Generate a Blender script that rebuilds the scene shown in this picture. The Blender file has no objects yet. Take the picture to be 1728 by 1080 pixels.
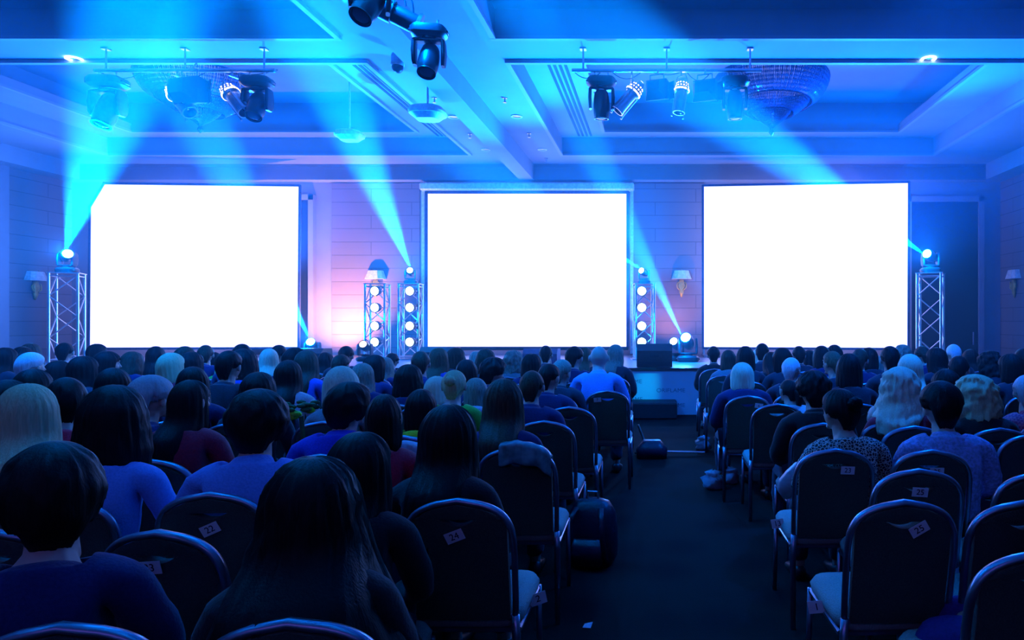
import bpy, bmesh, math, random
from mathutils import Vector, Matrix, noise
R = math.radians
scn = bpy.context.scene
COL = scn.collection
F = 1100.0; VX = 1110.0; VY = 540.0; CH = 1.58          # focal length, vanishing point (pixels), camera height

def P(px, py, Y):
    """world point seen at pixel (px, py) at depth Y"""
    return Vector(((px - VX) / F * Y, Y, CH + (VY - py) / F * Y))
def PX(px, Y): return (px - VX) / F * Y
def PZ(py, Y): return CH + (VY - py) / F * Y

# ---------------------------------------------------------------- camera
cam = bpy.data.cameras.new('camera'); camo = bpy.data.objects.new('camera', cam); COL.objects.link(camo)
camo.location = (0, 0, CH); camo.rotation_euler = (R(90), 0, 0)
cam.sensor_width = 36; cam.lens = F / 1728 * 36
cam.shift_x = -(VX - 864) / 1728; cam.shift_y = 0
cam.clip_start = 0.05
scn.camera = camo
# ---------------------------------------------------------------- view and sampling
scn.view_settings.view_transform = 'Standard'; scn.view_settings.look = 'None'
scn.view_settings.gamma = 1; scn.view_settings.use_curve_mapping = False
scn.view_settings.exposure = 0.0
cy = scn.cycles
cy.max_bounces = 4; cy.diffuse_bounces = 3; cy.glossy_bounces = 2; cy.transmission_bounces = 3
cy.volume_bounces = 0; cy.transparent_max_bounces = 8
cy.caustics_reflective = False; cy.caustics_refractive = False
cy.sample_clamp_indirect = 3; cy.sample_clamp_direct = 0
cy.use_denoising = True; cy.use_light_tree = True
cy.use_adaptive_sampling = True; cy.adaptive_threshold = 0.02
# ---------------------------------------------------------------- world (a closed room: almost nothing)
w = bpy.data.worlds.new('world'); scn.world = w; w.use_nodes = True
w.node_tree.nodes['Background'].inputs[0].default_value = (0.01, 0.03, 0.12, 1)
w.node_tree.nodes['Background'].inputs[1].default_value = 0.2
# ---------------------------------------------------------------- lights
BLUE = (0.0, 0.17, 1.0)
def spot(name, loc, target, watts, size, blend=0.6, col=BLUE, rad=0.05):
    l = bpy.data.lights.new(name, 'SPOT'); l.energy = watts; l.color = col
    l.spot_size = R(size); l.spot_blend = blend; l.shadow_soft_size = rad
    o = bpy.data.objects.new(name, l); COL.objects.link(o); o.location = loc
    d = Vector(target) - Vector(loc); o.rotation_euler = d.to_track_quat('-Z', 'Y').to_euler()
    return o
def area(name, loc, target, watts, sx, sy, col=BLUE, spread=180):
    l = bpy.data.lights.new(name, 'AREA'); l.energy = watts; l.color = col; l.shape = 'RECTANGLE'; l.size = sx; l.size_y = sy
    l.spread = R(spread)
    o = bpy.data.objects.new(name, l); COL.objects.link(o); o.location = loc
    d = Vector(target) - Vector(loc); o.rotation_euler = d.to_track_quat('-Z', 'Y').to_euler()
    return o
STAGE = 0.77
# (source pixel, source depth, a second pixel on the beam, its depth, watts, cone)
BEAMS = [
    ((108, 430, 12.5), (240, 20, 6.3), 360000, 9),
    ((525, 577, 13.0), (290, 100, 7.0), 330000, 8),
    ((694, 457, 13.4), (515, 20, 6.2), 330000, 8),
    ((1086, 457, 13.4), (760, 250, 8.5), 160000, 9),
    ((1157, 580, 12.6), (920, 90, 6.8), 240000, 6.5),
    ((1568, 435, 12.5), (1200, 175, 7.6), 480000, 8),
]
for i, (s, t, pw, sz) in enumerate(BEAMS):
    pw *= 1.3
    a, b = P(*s), P(*t)
    d = (b - a).normalized()
    spot('beam_lamp', a + d * (.17 if i in (2, 3) else .22 if i == 1 else .27), b, pw, sz, 0.9, (0.0, 0.27, 1.0), 0.012)
    l = bpy.data.lights.new('added_lens_halo', 'POINT'); l.energy = 420 if sz > 7 else 200; l.color = (0, .22, 1.0); l.shadow_soft_size = .04  # added point light at each lens, makes the halo in the haze
    o = bpy.data.objects.new('added_lens_halo', l); COL.objects.link(o); o.location = a + d * .3 + Vector((0, -.08, 0))
# wide blue washes added to brighten the ceiling, no fixture behind them
spot('added_wash', (-7.2, 12.2, 2.3), (-5.6, 8.2, 6.2), 8000, 96, 0.7, (0, .15, 1))
spot('added_wash', (-0.9, 12.2, 1.9), (-2.4, 7.8, 6.0), 8000, 96, 0.7, (0, .17, 1))
spot('added_wash', (3.8, 12.2, 2.3), (3.4, 8.0, 6.4), 9000, 96, 0.7, (0, .12, 1))
# added narrow spot below the right bar, puts a cyan patch on the fascia
spot('added_fascia_spot', (0.2, 8.9, 4.2), (-0.2, 10.87, .42), 1500, 8, 1.0, (0, .5, 1.0), .05)
# added blue fill spots, without fixtures: over the audience, and towards the side walls
spot('added_audience_fill', (-6.2, 5.6, 5.0), (-6.0, 6.6, .9), 1500, 125, 1.0, (0, .16, 1.0))
spot('added_audience_fill', (-2.3, 5.4, 4.75), (-2.0, 6.4, .9), 1000, 120, 1.0, (0, .16, 1.0))
spot('added_audience_fill', (2.6, 5.6, 5.0), (2.6, 6.6, .9), 1200, 125, 1.0, (0, .14, 1.0))
spot('added_side_fill', (-8.5, 8.6, 4.6), (-13.2, 15.0, 3.0), 1000, 95, 1.0, (0, .13, 1.0))
spot('added_side_fill', (4.0, 8.6, 4.6), (8.0, 13.5, 3.0), 600, 95, 1.0, (0, .1, 1.0))
# cove strips lying in the troughs of the coffers
for x0, x1, y0, y1, pw in ((-11.85, -4.06, 9.04, 14.05, 1.0), (-2.06, 5.94, 9.04, 14.05, 1.0), (-11.85, -4.06, 3.2, 8.23, 1.2), (-2.06, 5.94, 3.2, 8.23, 1.2)):
    xm, ym = (x0 + x1) / 2, (y0 + y1) / 2
    for (lx, ly, sx, sy) in ((xm, y1 - .25, x1 - x0 - 1.2, .06), (x0 + .4, ym, .06, y1 - y0 - 1), (x1 - .4, ym, .06, y1 - y0 - 1)):
        area('cove_strip', (lx, ly, 5.69), (lx, ly, 7), 26 * pw * max(sx, sy) / 5, sx, sy, (0, .17, 1.0))
# dim fill added far behind the camera, stands for no known lamp
area('added_rear_fill', (-2.5, -3.5, 4.6), (-2.5, 6, .8), 26, 8, .6, (.34, .17, 1.0))
for px in (633, 692, 1083):
    q = P(px, 535, 13.0); l = bpy.data.lights.new('added_led_halo', 'POINT'); l.energy = 25; l.color = (0, .15, 1.0); l.shadow_soft_size = .05  # added point lights for the blue halo in front of the LED towers
    o = bpy.data.objects.new('added_led_halo', l); COL.objects.link(o); o.location = q
# warm light grazing the front wall between the left and the middle screens
spot('amber_lamp', P(566, 600, 14.2), P(572, 480, 15.3), 1100, 110, 1.0, (1.0, .42, .14), .05)
spot('amber_lamp', P(1130, 592, 14.5), P(1130, 400, 15.3), 110, 120, 1.0, (1.0, .45, .45), .05)

# ---------------------------------------------------------------- materials
def mat(name, col, rough=0.7, metal=0.0, bump=0.0, scale=20.0, vary=0.12, sheen=0.0, spec=0.5, coat=0.0):
    m = bpy.data.materials.new(name); m.use_nodes = True
    nt = m.node_tree; b = nt.nodes['Principled BSDF']
    b.inputs['Roughness'].default_value = rough; b.inputs['Metallic'].default_value = metal
    b.inputs['Specular IOR Level'].default_value = spec
    if sheen: b.inputs['Sheen Weight'].default_value = sheen
    if coat: b.inputs['Coat Weight'].default_value = coat
    tc = nt.nodes.new('ShaderNodeTexCoord'); n = nt.nodes.new('ShaderNodeTexNoise'); n.inputs['Scale'].default_value = scale
    nt.links.new(tc.outputs['Object'], n.inputs['Vector'])
    r = nt.nodes.new('ShaderNodeValToRGB')
    c0 = [max(0, c * (1 - vary)) for c in col]; c1 = [min(1, c * (1 + vary)) for c in col]
    r.color_ramp.elements[0].position = .35; r.color_ramp.elements[0].color = (*c0, 1)
    r.color_ramp.elements[1].position = .65; r.color_ramp.elements[1].color = (*c1, 1)
    nt.links.new(n.outputs['Fac'], r.inputs['Fac']); nt.links.new(r.outputs['Color'], b.inputs['Base Color'])
    if bump:
        bp = nt.nodes.new('ShaderNodeBump'); bp.inputs['Strength'].default_value = bump; bp.inputs['Distance'].default_value = .01
        nt.links.new(n.outputs['Fac'], bp.inputs['Height']); nt.links.new(bp.outputs['Normal'], b.inputs['Normal'])
    return m
def emat(name, col, strength):
    m = bpy.data.materials.new(name); m.use_nodes = True; nt = m.node_tree
    b = nt.nodes['Principled BSDF']; b.inputs['Base Color'].default_value = (.02, .02, .02, 1)
    b.inputs['Emission Color'].default_value = (*col, 1); b.inputs['Emission Strength'].default_value = strength
    return m
M = {}
M['ceiling'] = mat('ceiling_bluelit', (.25, .3, .36), .8, vary=.03, scale=3)  # cream ceiling, tinted bluish: some of the blue light is in the colour
M['moulding'] = mat('moulding_paint', (.3, .34, .4), .6, vary=.02)
M['wall'] = mat('wall_paint', (.2, .19, .24), .75, vary=.05, scale=4)
M['pilaster'] = mat('pilaster_paint', (.24, .24, .3), .7, vary=.03, scale=4)
M['door'] = mat('door_dark', (.012, .012, .02), .7, vary=.1, spec=.1)
M['black'] = mat('black_plastic', (.02, .02, .025), .35)
M['matte'] = mat('matte_black', (.012, .012, .015), .8)
M['alu'] = mat('aluminium', (.8, .8, .82), .28, 1.0, vary=.05)
M['steel'] = mat('brushed_steel', (.6, .6, .63), .3, 1.0, vary=.05)
M['frameblue'] = mat('screen_frame_metal', (.1, .12, .2), .4, .6)
M['white'] = mat('white_plastic', (.75, .75, .75), .4)
M['paper'] = mat('white_paper', (.85, .85, .85), .8, vary=.02)
M['ink'] = mat('black_ink', (.01, .01, .01), .8)
M['screen'] = emat('projection_glow', (1.15, 1.25, 3.2), 1.0)
M['lens'] = emat('beam_lens_glow', (.35, .75, 1.0), 60)
M['led'] = emat('led_lens_glow', (.55, .85, 1.0), 9)
M['warmglow'] = emat('warm_lamp_glow', (1.0, .85, .72), 2.5)
M['stagefloor'] = mat('stage_floor_vinyl', (.16, .16, .2), .35, vary=.1)
def fascia_mat():
    return mat('stage_fascia_board', (.5, .5, .55), .25, vary=.04, scale=3)
M['fascia'] = fascia_mat()

def tiled_wall():
    m = bpy.data.materials.new('tiled_wall_panel'); m.use_nodes = True; nt = m.node_tree; b = nt.nodes['Principled BSDF']
    b.inputs['Roughness'].default_value = .7
    tc = nt.nodes.new('ShaderNodeTexCoord'); sp = nt.nodes.new('ShaderNodeSeparateXYZ'); cb = nt.nodes.new('ShaderNodeCombineXYZ')
    ad = nt.nodes.new('ShaderNodeMath'); ad.operation = 'ADD'
    br = nt.nodes.new('ShaderNodeTexBrick')
    nt.links.new(tc.outputs['Object'], sp.inputs[0])
    nt.links.new(sp.outputs['X'], ad.inputs[0]); nt.links.new(sp.outputs['Y'], ad.inputs[1])
    nt.links.new(ad.outputs[0], cb.inputs['X']); nt.links.new(sp.outputs['Z'], cb.inputs['Y'])
    nt.links.new(cb.outputs[0], br.inputs['Vector'])
    br.inputs['Scale'].default_value = 1.0; br.inputs['Brick Width'].default_value = 1.9; br.inputs['Row Height'].default_value = .31
    br.inputs['Mortar Size'].default_value = .008; br.inputs['Mortar Smooth'].default_value = .3
    br.inputs['Color1'].default_value = (.24, .19, .22, 1); br.inputs['Color2'].default_value = (.22, .18, .2, 1); br.inputs['Mortar'].default_value = (.12, .1, .12, 1)
    nt.links.new(br.outputs['Color'], b.inputs['Base Color'])
    bp = nt.nodes.new('ShaderNodeBump'); bp.inputs['Strength'].default_value = .4; bp.inputs['Distance'].default_value = .01; bp.invert = True
    nt.links.new(br.outputs['Fac'], bp.inputs['Height']); nt.links.new(bp.outputs['Normal'], b.inputs['Normal'])
    return m
M['tile'] = tiled_wall()
def carpet():
    m = bpy.data.materials.new('patterned_carpet'); m.use_nodes = True; nt = m.node_tree; b = nt.nodes['Principled BSDF']
    b.inputs['Roughness'].default_value = .95; b.inputs['Specular IOR Level'].default_value = .1
    tc = nt.nodes.new('ShaderNodeTexCoord'); wv = nt.nodes.new('ShaderNodeTexVoronoi'); wv.inputs['Scale'].default_value = 2.2
    n = nt.nodes.new('ShaderNodeTexNoise'); n.inputs['Scale'].default_value = 140
    nt.links.new(tc.outputs['Object'], wv.inputs['Vector']); nt.links.new(tc.outputs['Object'], n.inputs['Vector'])
    r = nt.nodes.new('ShaderNodeValToRGB'); r.color_ramp.elements[0].position = .2; r.color_ramp.elements[0].color = (.003, .005, .006, 1)
    r.color_ramp.elements[1].position = .5; r.color_ramp.elements[1].color = (.008, .01, .009, 1)
    nt.links.new(wv.outputs['Distance'], r.inputs['Fac']); nt.links.new(r.outputs['Color'], b.inputs['Base Color'])
    bp = nt.nodes.new('ShaderNodeBump'); bp.inputs['Strength'].default_value = .5; bp.inputs['Distance'].default_value = .005
    nt.links.new(n.outputs['Fac'], bp.inputs['Height']); nt.links.new(bp.outputs['Normal'], b.inputs['Normal'])
    return m
M['carpet'] = carpet()

# ---------------------------------------------------------------- mesh builder
class MB:
    def __init__(s): s.v = []; s.f = []; s.mi = []; s.cur = 0
    def add(s, vs, fs):
        o = len(s.v); s.v += [tuple(v) for v in vs]; s.f += [tuple(i + o for i in f) for f in fs]; s.mi += [s.cur] * len(fs)
    def box(s, c, d, rot=None, bevel=0):
        """centre c, full sizes d"""
        hx, hy, hz = d[0] / 2, d[1] / 2, d[2] / 2
        if bevel:
            b = min(bevel, hx * .9, hy * .9, hz * .9); vs = []
            # chamfered box: 24 vertices
            def corner(sx, sy, sz):
                return [(sx * hx, sy * (hy - b), sz * (hz - b)), (sx * (hx - b), sy * hy, sz * (hz - b)), (sx * (hx - b), sy * (hy - b), sz * hz)]
            idx = {}
            for sx in (-1, 1):
                for sy in (-1, 1):
                    for sz in (-1, 1):
                        idx[(sx, sy, sz)] = len(vs); vs += corner(sx, sy, sz)
            fs = []
            for a in (-1, 1):
                fs.append([idx[(a, y, z)] for y, z in ((-1, -1), (1, -1), (1, 1), (-1, 1))])
                fs.append([idx[(x, a, z)] + 1 for x, z in ((-1, -1), (1, -1), (1, 1), (-1, 1))])
                fs.append([idx[(x, y, a)] + 2 for x, y in ((-1, -1), (1, -1), (1, 1), (-1, 1))])
            for a in (-1, 1):
                for c2 in (-1, 1):
                    fs.append([idx[(a, c2, -1)], idx[(a, c2, 1)], idx[(a, c2, 1)] + 1, idx[(a, c2, -1)] + 1])
                    fs.append([idx[(a, -1, c2)], idx[(a, 1, c2)], idx[(a, 1, c2)] + 2, idx[(a, -1, c2)] + 2])
                    fs.append([idx[(-1, a, c2)] + 1, idx[(1, a, c2)] + 1, idx[(1, a, c2)] + 2, idx[(-1, a, c2)] + 2])
            for k, i in idx.items(): fs.append([i, i + 1, i + 2])
        else:
            vs = [(x * hx, y * hy, z * hz) for x in (-1, 1) for y in (-1, 1) for z in (-1, 1)]
            fs = [(0, 1, 3, 2), (4, 6, 7, 5), (0, 4, 5, 1), (2, 3, 7, 6), (0, 2, 6, 4), (1, 5, 7, 3)]
        vs = [Vector(v) for v in vs]
        if rot is not None: vs = [rot @ v for v in vs]
        c = Vector(c); s.add([v + c for v in vs], fs); return s
    def bb(s, x0, x1, y0, y1, z0, z1, bevel=0): return s.box(((x0 + x1) / 2, (y0 + y1) / 2, (z0 + z1) / 2), (abs(x1 - x0), abs(y1 - y0), abs(z1 - z0)), None, bevel)
    def quad(s, a, b, c, d): s.add([a, b, c, d], [(0, 1, 2, 3)]); return s
    def tube(s, pts, r, n=8, caps=True, closed=False, flat=1.0, up=None):
        """round tube along points; r number or list"""
        pts = [Vector(p) for p in pts]; k = len(pts)
        rs = r if isinstance(r, (list, tuple)) else [r] * k
        rings = []; prev = None
        for i, p in enumerate(pts):
            if closed: t = pts[(i + 1) % k] - pts[i - 1]
            else: t = pts[min(i + 1, k - 1)] - pts[max(i - 1, 0)]
            t = t.normalized() if t.length > 1e-9 else Vector((0, 0, 1))
            if prev is None:
                u = Vector(up) if up is not None else (Vector((0, 0, 1)) if abs(t.z) < .9 else Vector((1, 0, 0)))
            else: u = prev
            a = (u - t * u.dot(t))
            a = a.normalized() if a.length > 1e-6 else t.orthogonal().normalized()
            prev = a; b = t.cross(a)
            rings.append([p + (a * math.cos(q) * rs[i] + b * math.sin(q) * rs[i] * flat) for q in (2 * math.pi * j / n for j in range(n))])
        vs = [v for rg in rings for v in rg]; fs = []
        for i in range(k if closed else k - 1):
            i2 = (i + 1) % k
            for j in range(n): fs.append((i * n + j, i * n + (j + 1) % n, i2 * n + (j + 1) % n, i2 * n + j))
        if caps and not closed: fs.append(tuple(range(n - 1, -1, -1))); fs.append(tuple((k - 1) * n + j for j in range(n)))
        s.add(vs, fs); return s
    def lathe(s, prof, n=24, mtx=None, cap=True):
        """profile [(r, z)] about z"""
        vs = []; fs = []
        for r, z in prof:
            for j in range(n):
                a = 2 * math.pi * j / n; vs.append(Vector((r * math.cos(a), r * math.sin(a), z)))
        k = len(prof)
        for i in range(k - 1):
            for j in range(n): fs.append((i * n + j, i * n + (j + 1) % n, (i + 1) * n + (j + 1) % n, (i + 1) * n + j))
        if cap: fs.append(tuple(range(n - 1, -1, -1))); fs.append(tuple((k - 1) * n + j for j in range(n)))
        if mtx is not None: vs = [mtx @ v for v in vs]
        s.add(vs, fs); return s
    def loft(s, rings, caps=True):
        n = len(rings[0]); fs = []; vs = [v for r in rings for v in r]
        for i in range(len(rings) - 1):
            for j in range(n): fs.append((i * n + j, i * n + (j + 1) % n, (i + 1) * n + (j + 1) % n, (i + 1) * n + j))
        if caps: fs.append(tuple(range(n - 1, -1, -1))); fs.append(tuple((len(rings) - 1) * n + j for j in range(n)))
        s.add(vs, fs); return s
    def mesh(s, name, mats, smooth=False):
        me = bpy.data.meshes.new(name); me.from_pydata(s.v, [], s.f)
        for m in (mats if isinstance(mats, (list, tuple)) else [mats]): me.materials.append(m)
        if any(s.mi): me.polygons.foreach_set('material_index', s.mi)
        bm = bmesh.new(); bm.from_mesh(me); bmesh.ops.recalc_face_normals(bm, faces=bm.faces); bm.to_mesh(me); bm.free()
        if smooth:
            me.polygons.foreach_set('use_smooth', [True] * len(me.polygons))
            if smooth == 'auto': me.set_sharp_from_angle(angle=R(40))
        me.update(); return me
    def obj(s, name, mats, parent=None, smooth=False, loc=None):
        o = bpy.data.objects.new(name, s.mesh(name, mats, smooth)); COL.objects.link(o)
        if parent: o.parent = parent
        if loc: o.location = loc
        return o
def tag(o, label, cat=None, group=None, kind=None):
    if label: o['label'] = label
    if cat: o['category'] = cat
    if group: o['group'] = group
    if kind: o['kind'] = kind
    return o
def empty(name, loc=(0, 0, 0), rz=0, label=None, cat=None, group=None, rot=None):
    o = bpy.data.objects.new(name, None); o.empty_display_size = .1; COL.objects.link(o); o.location = loc
    o.rotation_euler = rot if rot is not None else (0, 0, rz)
    return tag(o, label, cat, group)
def struct(o): o['kind'] = 'structure'; return o
def dup(root, loc, rz=None, label=None, group=None):
    def cp(o, par):
        c = o.copy(); COL.objects.link(c)
        if par is not None: c.parent = par
        for ch in list(o.children): cp(ch, c)
        return c
    c = cp(root, None); c.location = loc
    if rz is not None: c.rotation_euler = (0, 0, rz)
    if label: c['label'] = label
    if group: c['group'] = group
    return c
def ori(d, roll=0):
    """rotation whose +z points along d"""
    return Vector(d).to_track_quat('Z', 'Y').to_matrix() @ Matrix.Rotation(roll, 3, 'Z')
def T(loc, rot=None):
    m = Matrix.Translation(loc)
    return m @ (rot.to_4x4() if rot is not None else Matrix())
# ================================================================ THE ROOM
XL, XR, YB, YF = -13.75, 8.04, -5.0, 15.3
Z0, Z1, Z1T, Z2 = 5.17, 5.51, 5.65, 6.26
struct(MB().bb(XL, XR, YB, YF, -.1, 0).obj('floor', M['carpet']))
def ceiling():
    m = MB()
    cof = []
    for (y0, y1) in ((3.2, 8.23), (9.04, 14.05)):
        cof.append((-11.85, -4.06, y0, y1, .95)); cof.append((-2.06, 5.94, y0, y1, .95))
    # soffit: rectangles around the coffers
    xs = [XL, -11.85, -4.06, -2.06, 5.94, XR]; ys = [YB, 3.2, 8.23, 9.04, 14.05, YF]
    for i in range(5):
        for j in range(5):
            if i in (1, 3) and j in (1, 3): continue
            m.quad((xs[i], ys[j], Z0), (xs[i + 1], ys[j], Z0), (xs[i + 1], ys[j + 1], Z0), (xs[i], ys[j + 1], Z0))
    for (x0, x1, y0, y1, dx) in cof:
        dy = .55
        def ring(xa, xb, ya, yb, za, zb):
            c = [(xa, ya), (xb, ya), (xb, yb), (xa, yb)]
            for k in range(4):
                p, q = c[k], c[(k + 1) % 4]
                m.quad((p[0], p[1], za), (q[0], q[1], za), (q[0], q[1], zb), (p[0], p[1], zb))
        ring(x0, x1, y0, y1, Z0, Z1)                       # upstand
        ix0, ix1, iy0, iy1 = x0 + dx, x1 - dx, y0 + dy, y1 - dy
        for z in (Z1, Z1T):                                # shelf underside and top
            m.quad((x0, y0, z), (x1, y0, z), (x1, iy0, z), (x0, iy0, z)); m.quad((x0, iy1, z), (x1, iy1, z), (x1, y1, z), (x0, y1, z))
            m.quad((x0, iy0, z), (ix0, iy0, z), (ix0, iy1, z), (x0, iy1, z)); m.quad((ix1, iy0, z), (x1, iy0, z), (x1, iy1, z), (ix1, iy1, z))
        ring(ix0, ix1, iy0, iy1, Z1, Z1T)                  # lip
        ring(x0, x1, y0, y1, Z1T, Z2)                      # upper wall of the recess
        m.quad((x0, y0, Z2), (x1, y0, Z2), (x1, y1, Z2), (x0, y1, Z2))
    return struct(m.obj('ceiling', M['ceiling'])), cof
ceil, COF = ceiling()
n = 1
def trim(mb, mt=None):
    global n
    o = struct(mb.obj('trim_%d' % n, mt or M['moulding'])); n += 1; return o
for (x0, x1, y0, y1, dx) in COF:                            # thin moulding round each coffer's edge and lip
    m = MB()
    for (a, b, c, d, z) in ((x0, x1, y0, y1, Z0), (x0 + dx, x1 - dx, y0 + .55, y1 - .55, Z1)):
        t = .05
        m.bb(a - t, b + t, d - .015, d + t, z - .045, z - .002); m.bb(a - t, b + t, c - t, c + .015, z - .045, z - .002)
        m.bb(a - t, a + .015, c, d, z - .045, z - .002); m.bb(b - .015, b + t, c, d, z - .045, z - .002)
    trim(m)
# long downstand beam between the coffers, and the bulkhead round the room
trim(MB().bb(-3.19, -2.86, YB, 15.0, 4.81, Z0 + .02), M['ceiling'])
m = MB(); m.bb(XL, XR, 15.0, YF, 4.81, Z0 + .02); m.bb(7.55, XR, YB, 15.0, 4.81, Z0 + .02); m.bb(XL, -13.3, YB, 15.0, 4.81, Z0 + .02)
trim(m, M['ceiling'])
# walls (front = the screen wall)
m = MB(); m.bb(XL - .2, XR + .2, YF, YF + .2, 0, 6.4); struct(m.obj('wall_front', M['pilaster']))
struct(MB().bb(XL - .2, XR + .2, YB - .2, YB, 0, 6.4).obj('wall_back', M['wall']))
struct(MB().bb(XL - .2, XL, YB, YF, 0, 6.4).obj('wall_left', M['tile']))
struct(MB().bb(XR, XR + .2, YB, YF, 0, 6.4).obj('wall_right', M['tile']))
# tiled panels recessed look: they stand 3 cm proud between pilasters
for (a, b) in ((560, 708), (1068, 1188)):
    trim(MB().bb(PX(a, 15.27), PX(b, 15.27), 15.26, 15.3, .0, 4.78), M['tile'])
# pilaster on the left wall
trim(MB().bb(XL, XL + .12, 12.3, 13.7, 0, 4.81), M['pilaster'])
# doors: tall dark openings right and left of the side screens
def door(idx, pa, pb, ptop):
    x0, x1 = PX(pa, 15.25), PX(pb, 15.25); zt = PZ(ptop, 15.25)
    m = MB(); m.bb(x0, x1, 15.2, 15.3, 0, zt, .01)
    o = struct(m.obj('door_%d' % idx, M['door']))
    f = MB(); t = .12
    f.bb(x0 - t, x0, 15.16, 15.3, 0, zt + t); f.bb(x1, x1 + t, 15.16, 15.3, 0, zt + t); f.bb(x0 - t, x1 + t, 15.16, 15.3, zt, zt + t)
    f.obj('door_frame', M['pilaster'], o)
    if idx == 2: return
    h = MB(); h.tube([(x1 - .15, 15.13, 1.0), (x1 - .15, 15.13, 1.3)], .015); h.obj('door_handle', M['steel'], o)
door(1, 1536, 1649, 341); door(2, 410, 523, 338)
for s, x in (('left', XL), ('right', XR)):
    struct(MB().bb(x - .03 if s == 'right' else x, x if s == 'right' else x + .03, YB, YF, 0, .14).obj('baseboard_' + s, M['pilaster']))
# linear air grilles in the shelf undersides
def grille(xc, label):
    m = MB()
    for k in range(4): m.bb(xc + (k - 1.5) * .085 - .022, xc + (k - 1.5) * .085 + .022, 9.2, 13.9, Z1 - .012, Z1 - .001)
    o = m.obj('air_grille', M['matte']); tag(o, label, 'air vent', 'linear ceiling vents'); return o
grille(-4.55, 'long four-slot air grille in the ceiling left of the centre beam')
grille(-1.55, 'long four-slot air grille in the ceiling right of the centre beam')
# stage
SY = 10.9
m = MB(); m.bb(-12.2, 6.6, SY, YF, 0, STAGE); st = struct(m.obj('floor_stage', M['stagefloor']))
st2 = MB().bb(-12.2, 6.6, SY - .03, SY, 0, STAGE - .03); fas = st2.obj('stage_fascia', M['fascia'], st)
MB().bb(-12.2, 6.6, SY - .06, SY + .02, STAGE - .025, STAGE + .012).obj('stage_edge', M['black'], st)
def text(s, loc, size, material, rot=(R(90), 0, 0), parent=None, name='lettering', ext=.001):
    c = bpy.data.curves.new(name, 'FONT'); c.body = s; c.size = size; c.extrude = ext; c.align_x = 'CENTER'; c.align_y = 'CENTER'
    c.materials.append(material)
    o = bpy.data.objects.new(name, c)
    me = bpy.data.meshes.new_from_object(o); bpy.data.objects.remove(o)
    o = bpy.data.objects.new(name, me); COL.objects.link(o); o.location = loc; o.rotation_euler = rot
    if parent: o.parent = parent
    return o
M['faintink'] = mat('faint_print', (.12, .12, .16), .5)
for (px, py) in ((1059, 644), (1132, 659), (1201, 644), (1060, 674), (1132, 684), (1201, 674)):
    q = P(px, py, SY - .0305); t_ = text('ORIFLAME', q, .092, M['faintink'], parent=st, ext=.0003); t_.scale = (1.15, 1, 1)
for (px, w_) in ((1085, 1.2),):                              # dark step box in front of the fascia
    q = P(px, 689, 10.6); o = MB().bb(q.x - .35, q.x + .55, 10.35, 10.86, 0, .26, .02).obj('step_box', M['matte'])
    tag(o, 'low black step box against the blue-lit stage front', 'step')

# ---------------------------------------------------------------- screens
def screen(name, corners, label, clip=None, legs=True, t=.05):
    """corners: top-left, top-right, bottom-right, bottom-left (world)"""
    root = empty(name, (0, 0, 0), label=label, cat='projection screen')
    pts = [Vector(c) for c in corners]
    nrm = (pts[1] - pts[0]).cross(pts[3] - pts[0]).normalized()
    if nrm.y > 0: nrm = -nrm
    face = list(pts)
    if clip:                                              # top-left corner cut off: the beam crossing it is put into the outline
        a = pts[0] + (pts[3] - pts[0]).normalized() * clip[1]; b = pts[0] + (pts[1] - pts[0]).normalized() * clip[0]
        face = [a, b, pts[1], pts[2], pts[3]]
    k = len(face)
    m = MB(); m.add([p for p in face] + [p - nrm * .012 for p in face],
                    [tuple(range(k)), tuple(range(2 * k - 1, k - 1, -1))] + [(i, (i + 1) % k, k + (i + 1) % k, k + i) for i in range(k)])
    m.obj('screen_surface', M['screen'], root)
    fr = MB()
    for i in range(k):
        a, b = face[i], face[(i + 1) % k]
        d = (b - a).normalized(); o_ = nrm.cross(d) * (t / 2)
        c = sum(face, Vector()) / k
        if (a + o_ - c).length < (a - o_ - c).length: o_ = -o_
        L = (b - a).length + t * 1.6
        rot = Matrix((d, nrm, d.cross(nrm))).transposed()
        fr.box((a + b) / 2 + o_ - nrm * .01, (L, .05, t), rot, .005)
    fr.obj('screen_frame', M['frameblue'], root)
    if legs:
        for p in (pts[2], pts[3]):
            l = MB(); top = Vector((p.x, p.y + .06, p.z)); l.tube([top + Vector((0, 0, 2.5)), Vector((p.x, p.y + .06, STAGE))], .03)
            l.tube([Vector((p.x, p.y + .5, STAGE + .03)), Vector((p.x, p.y - .4, STAGE + .03))], .03)
            l.obj('stand', M['alu'], root)
    return root
ZB = .98
def cor(px0, py0, Ya, px1, py1, Yb, pbl, pbr):
    tl, tr = P(px0, py0, Ya), P(px1, py1, Yb)
    return [tl, tr, Vector((PX(pbr, Yb), Yb, ZB)), Vector((PX(pbl, Ya), Ya, ZB))]
screen('projection_screen', cor(154, 311, 14.2, 504, 315, 14.5, 152, 502), 'white glowing projection screen with a cut top left corner, left of three', clip=(.28, .5))
screen('projection_screen', cor(1188, 315, 14.5, 1532, 309, 14.05, 1188, 1531), 'white glowing projection screen beside the dark door, right of three')
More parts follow.
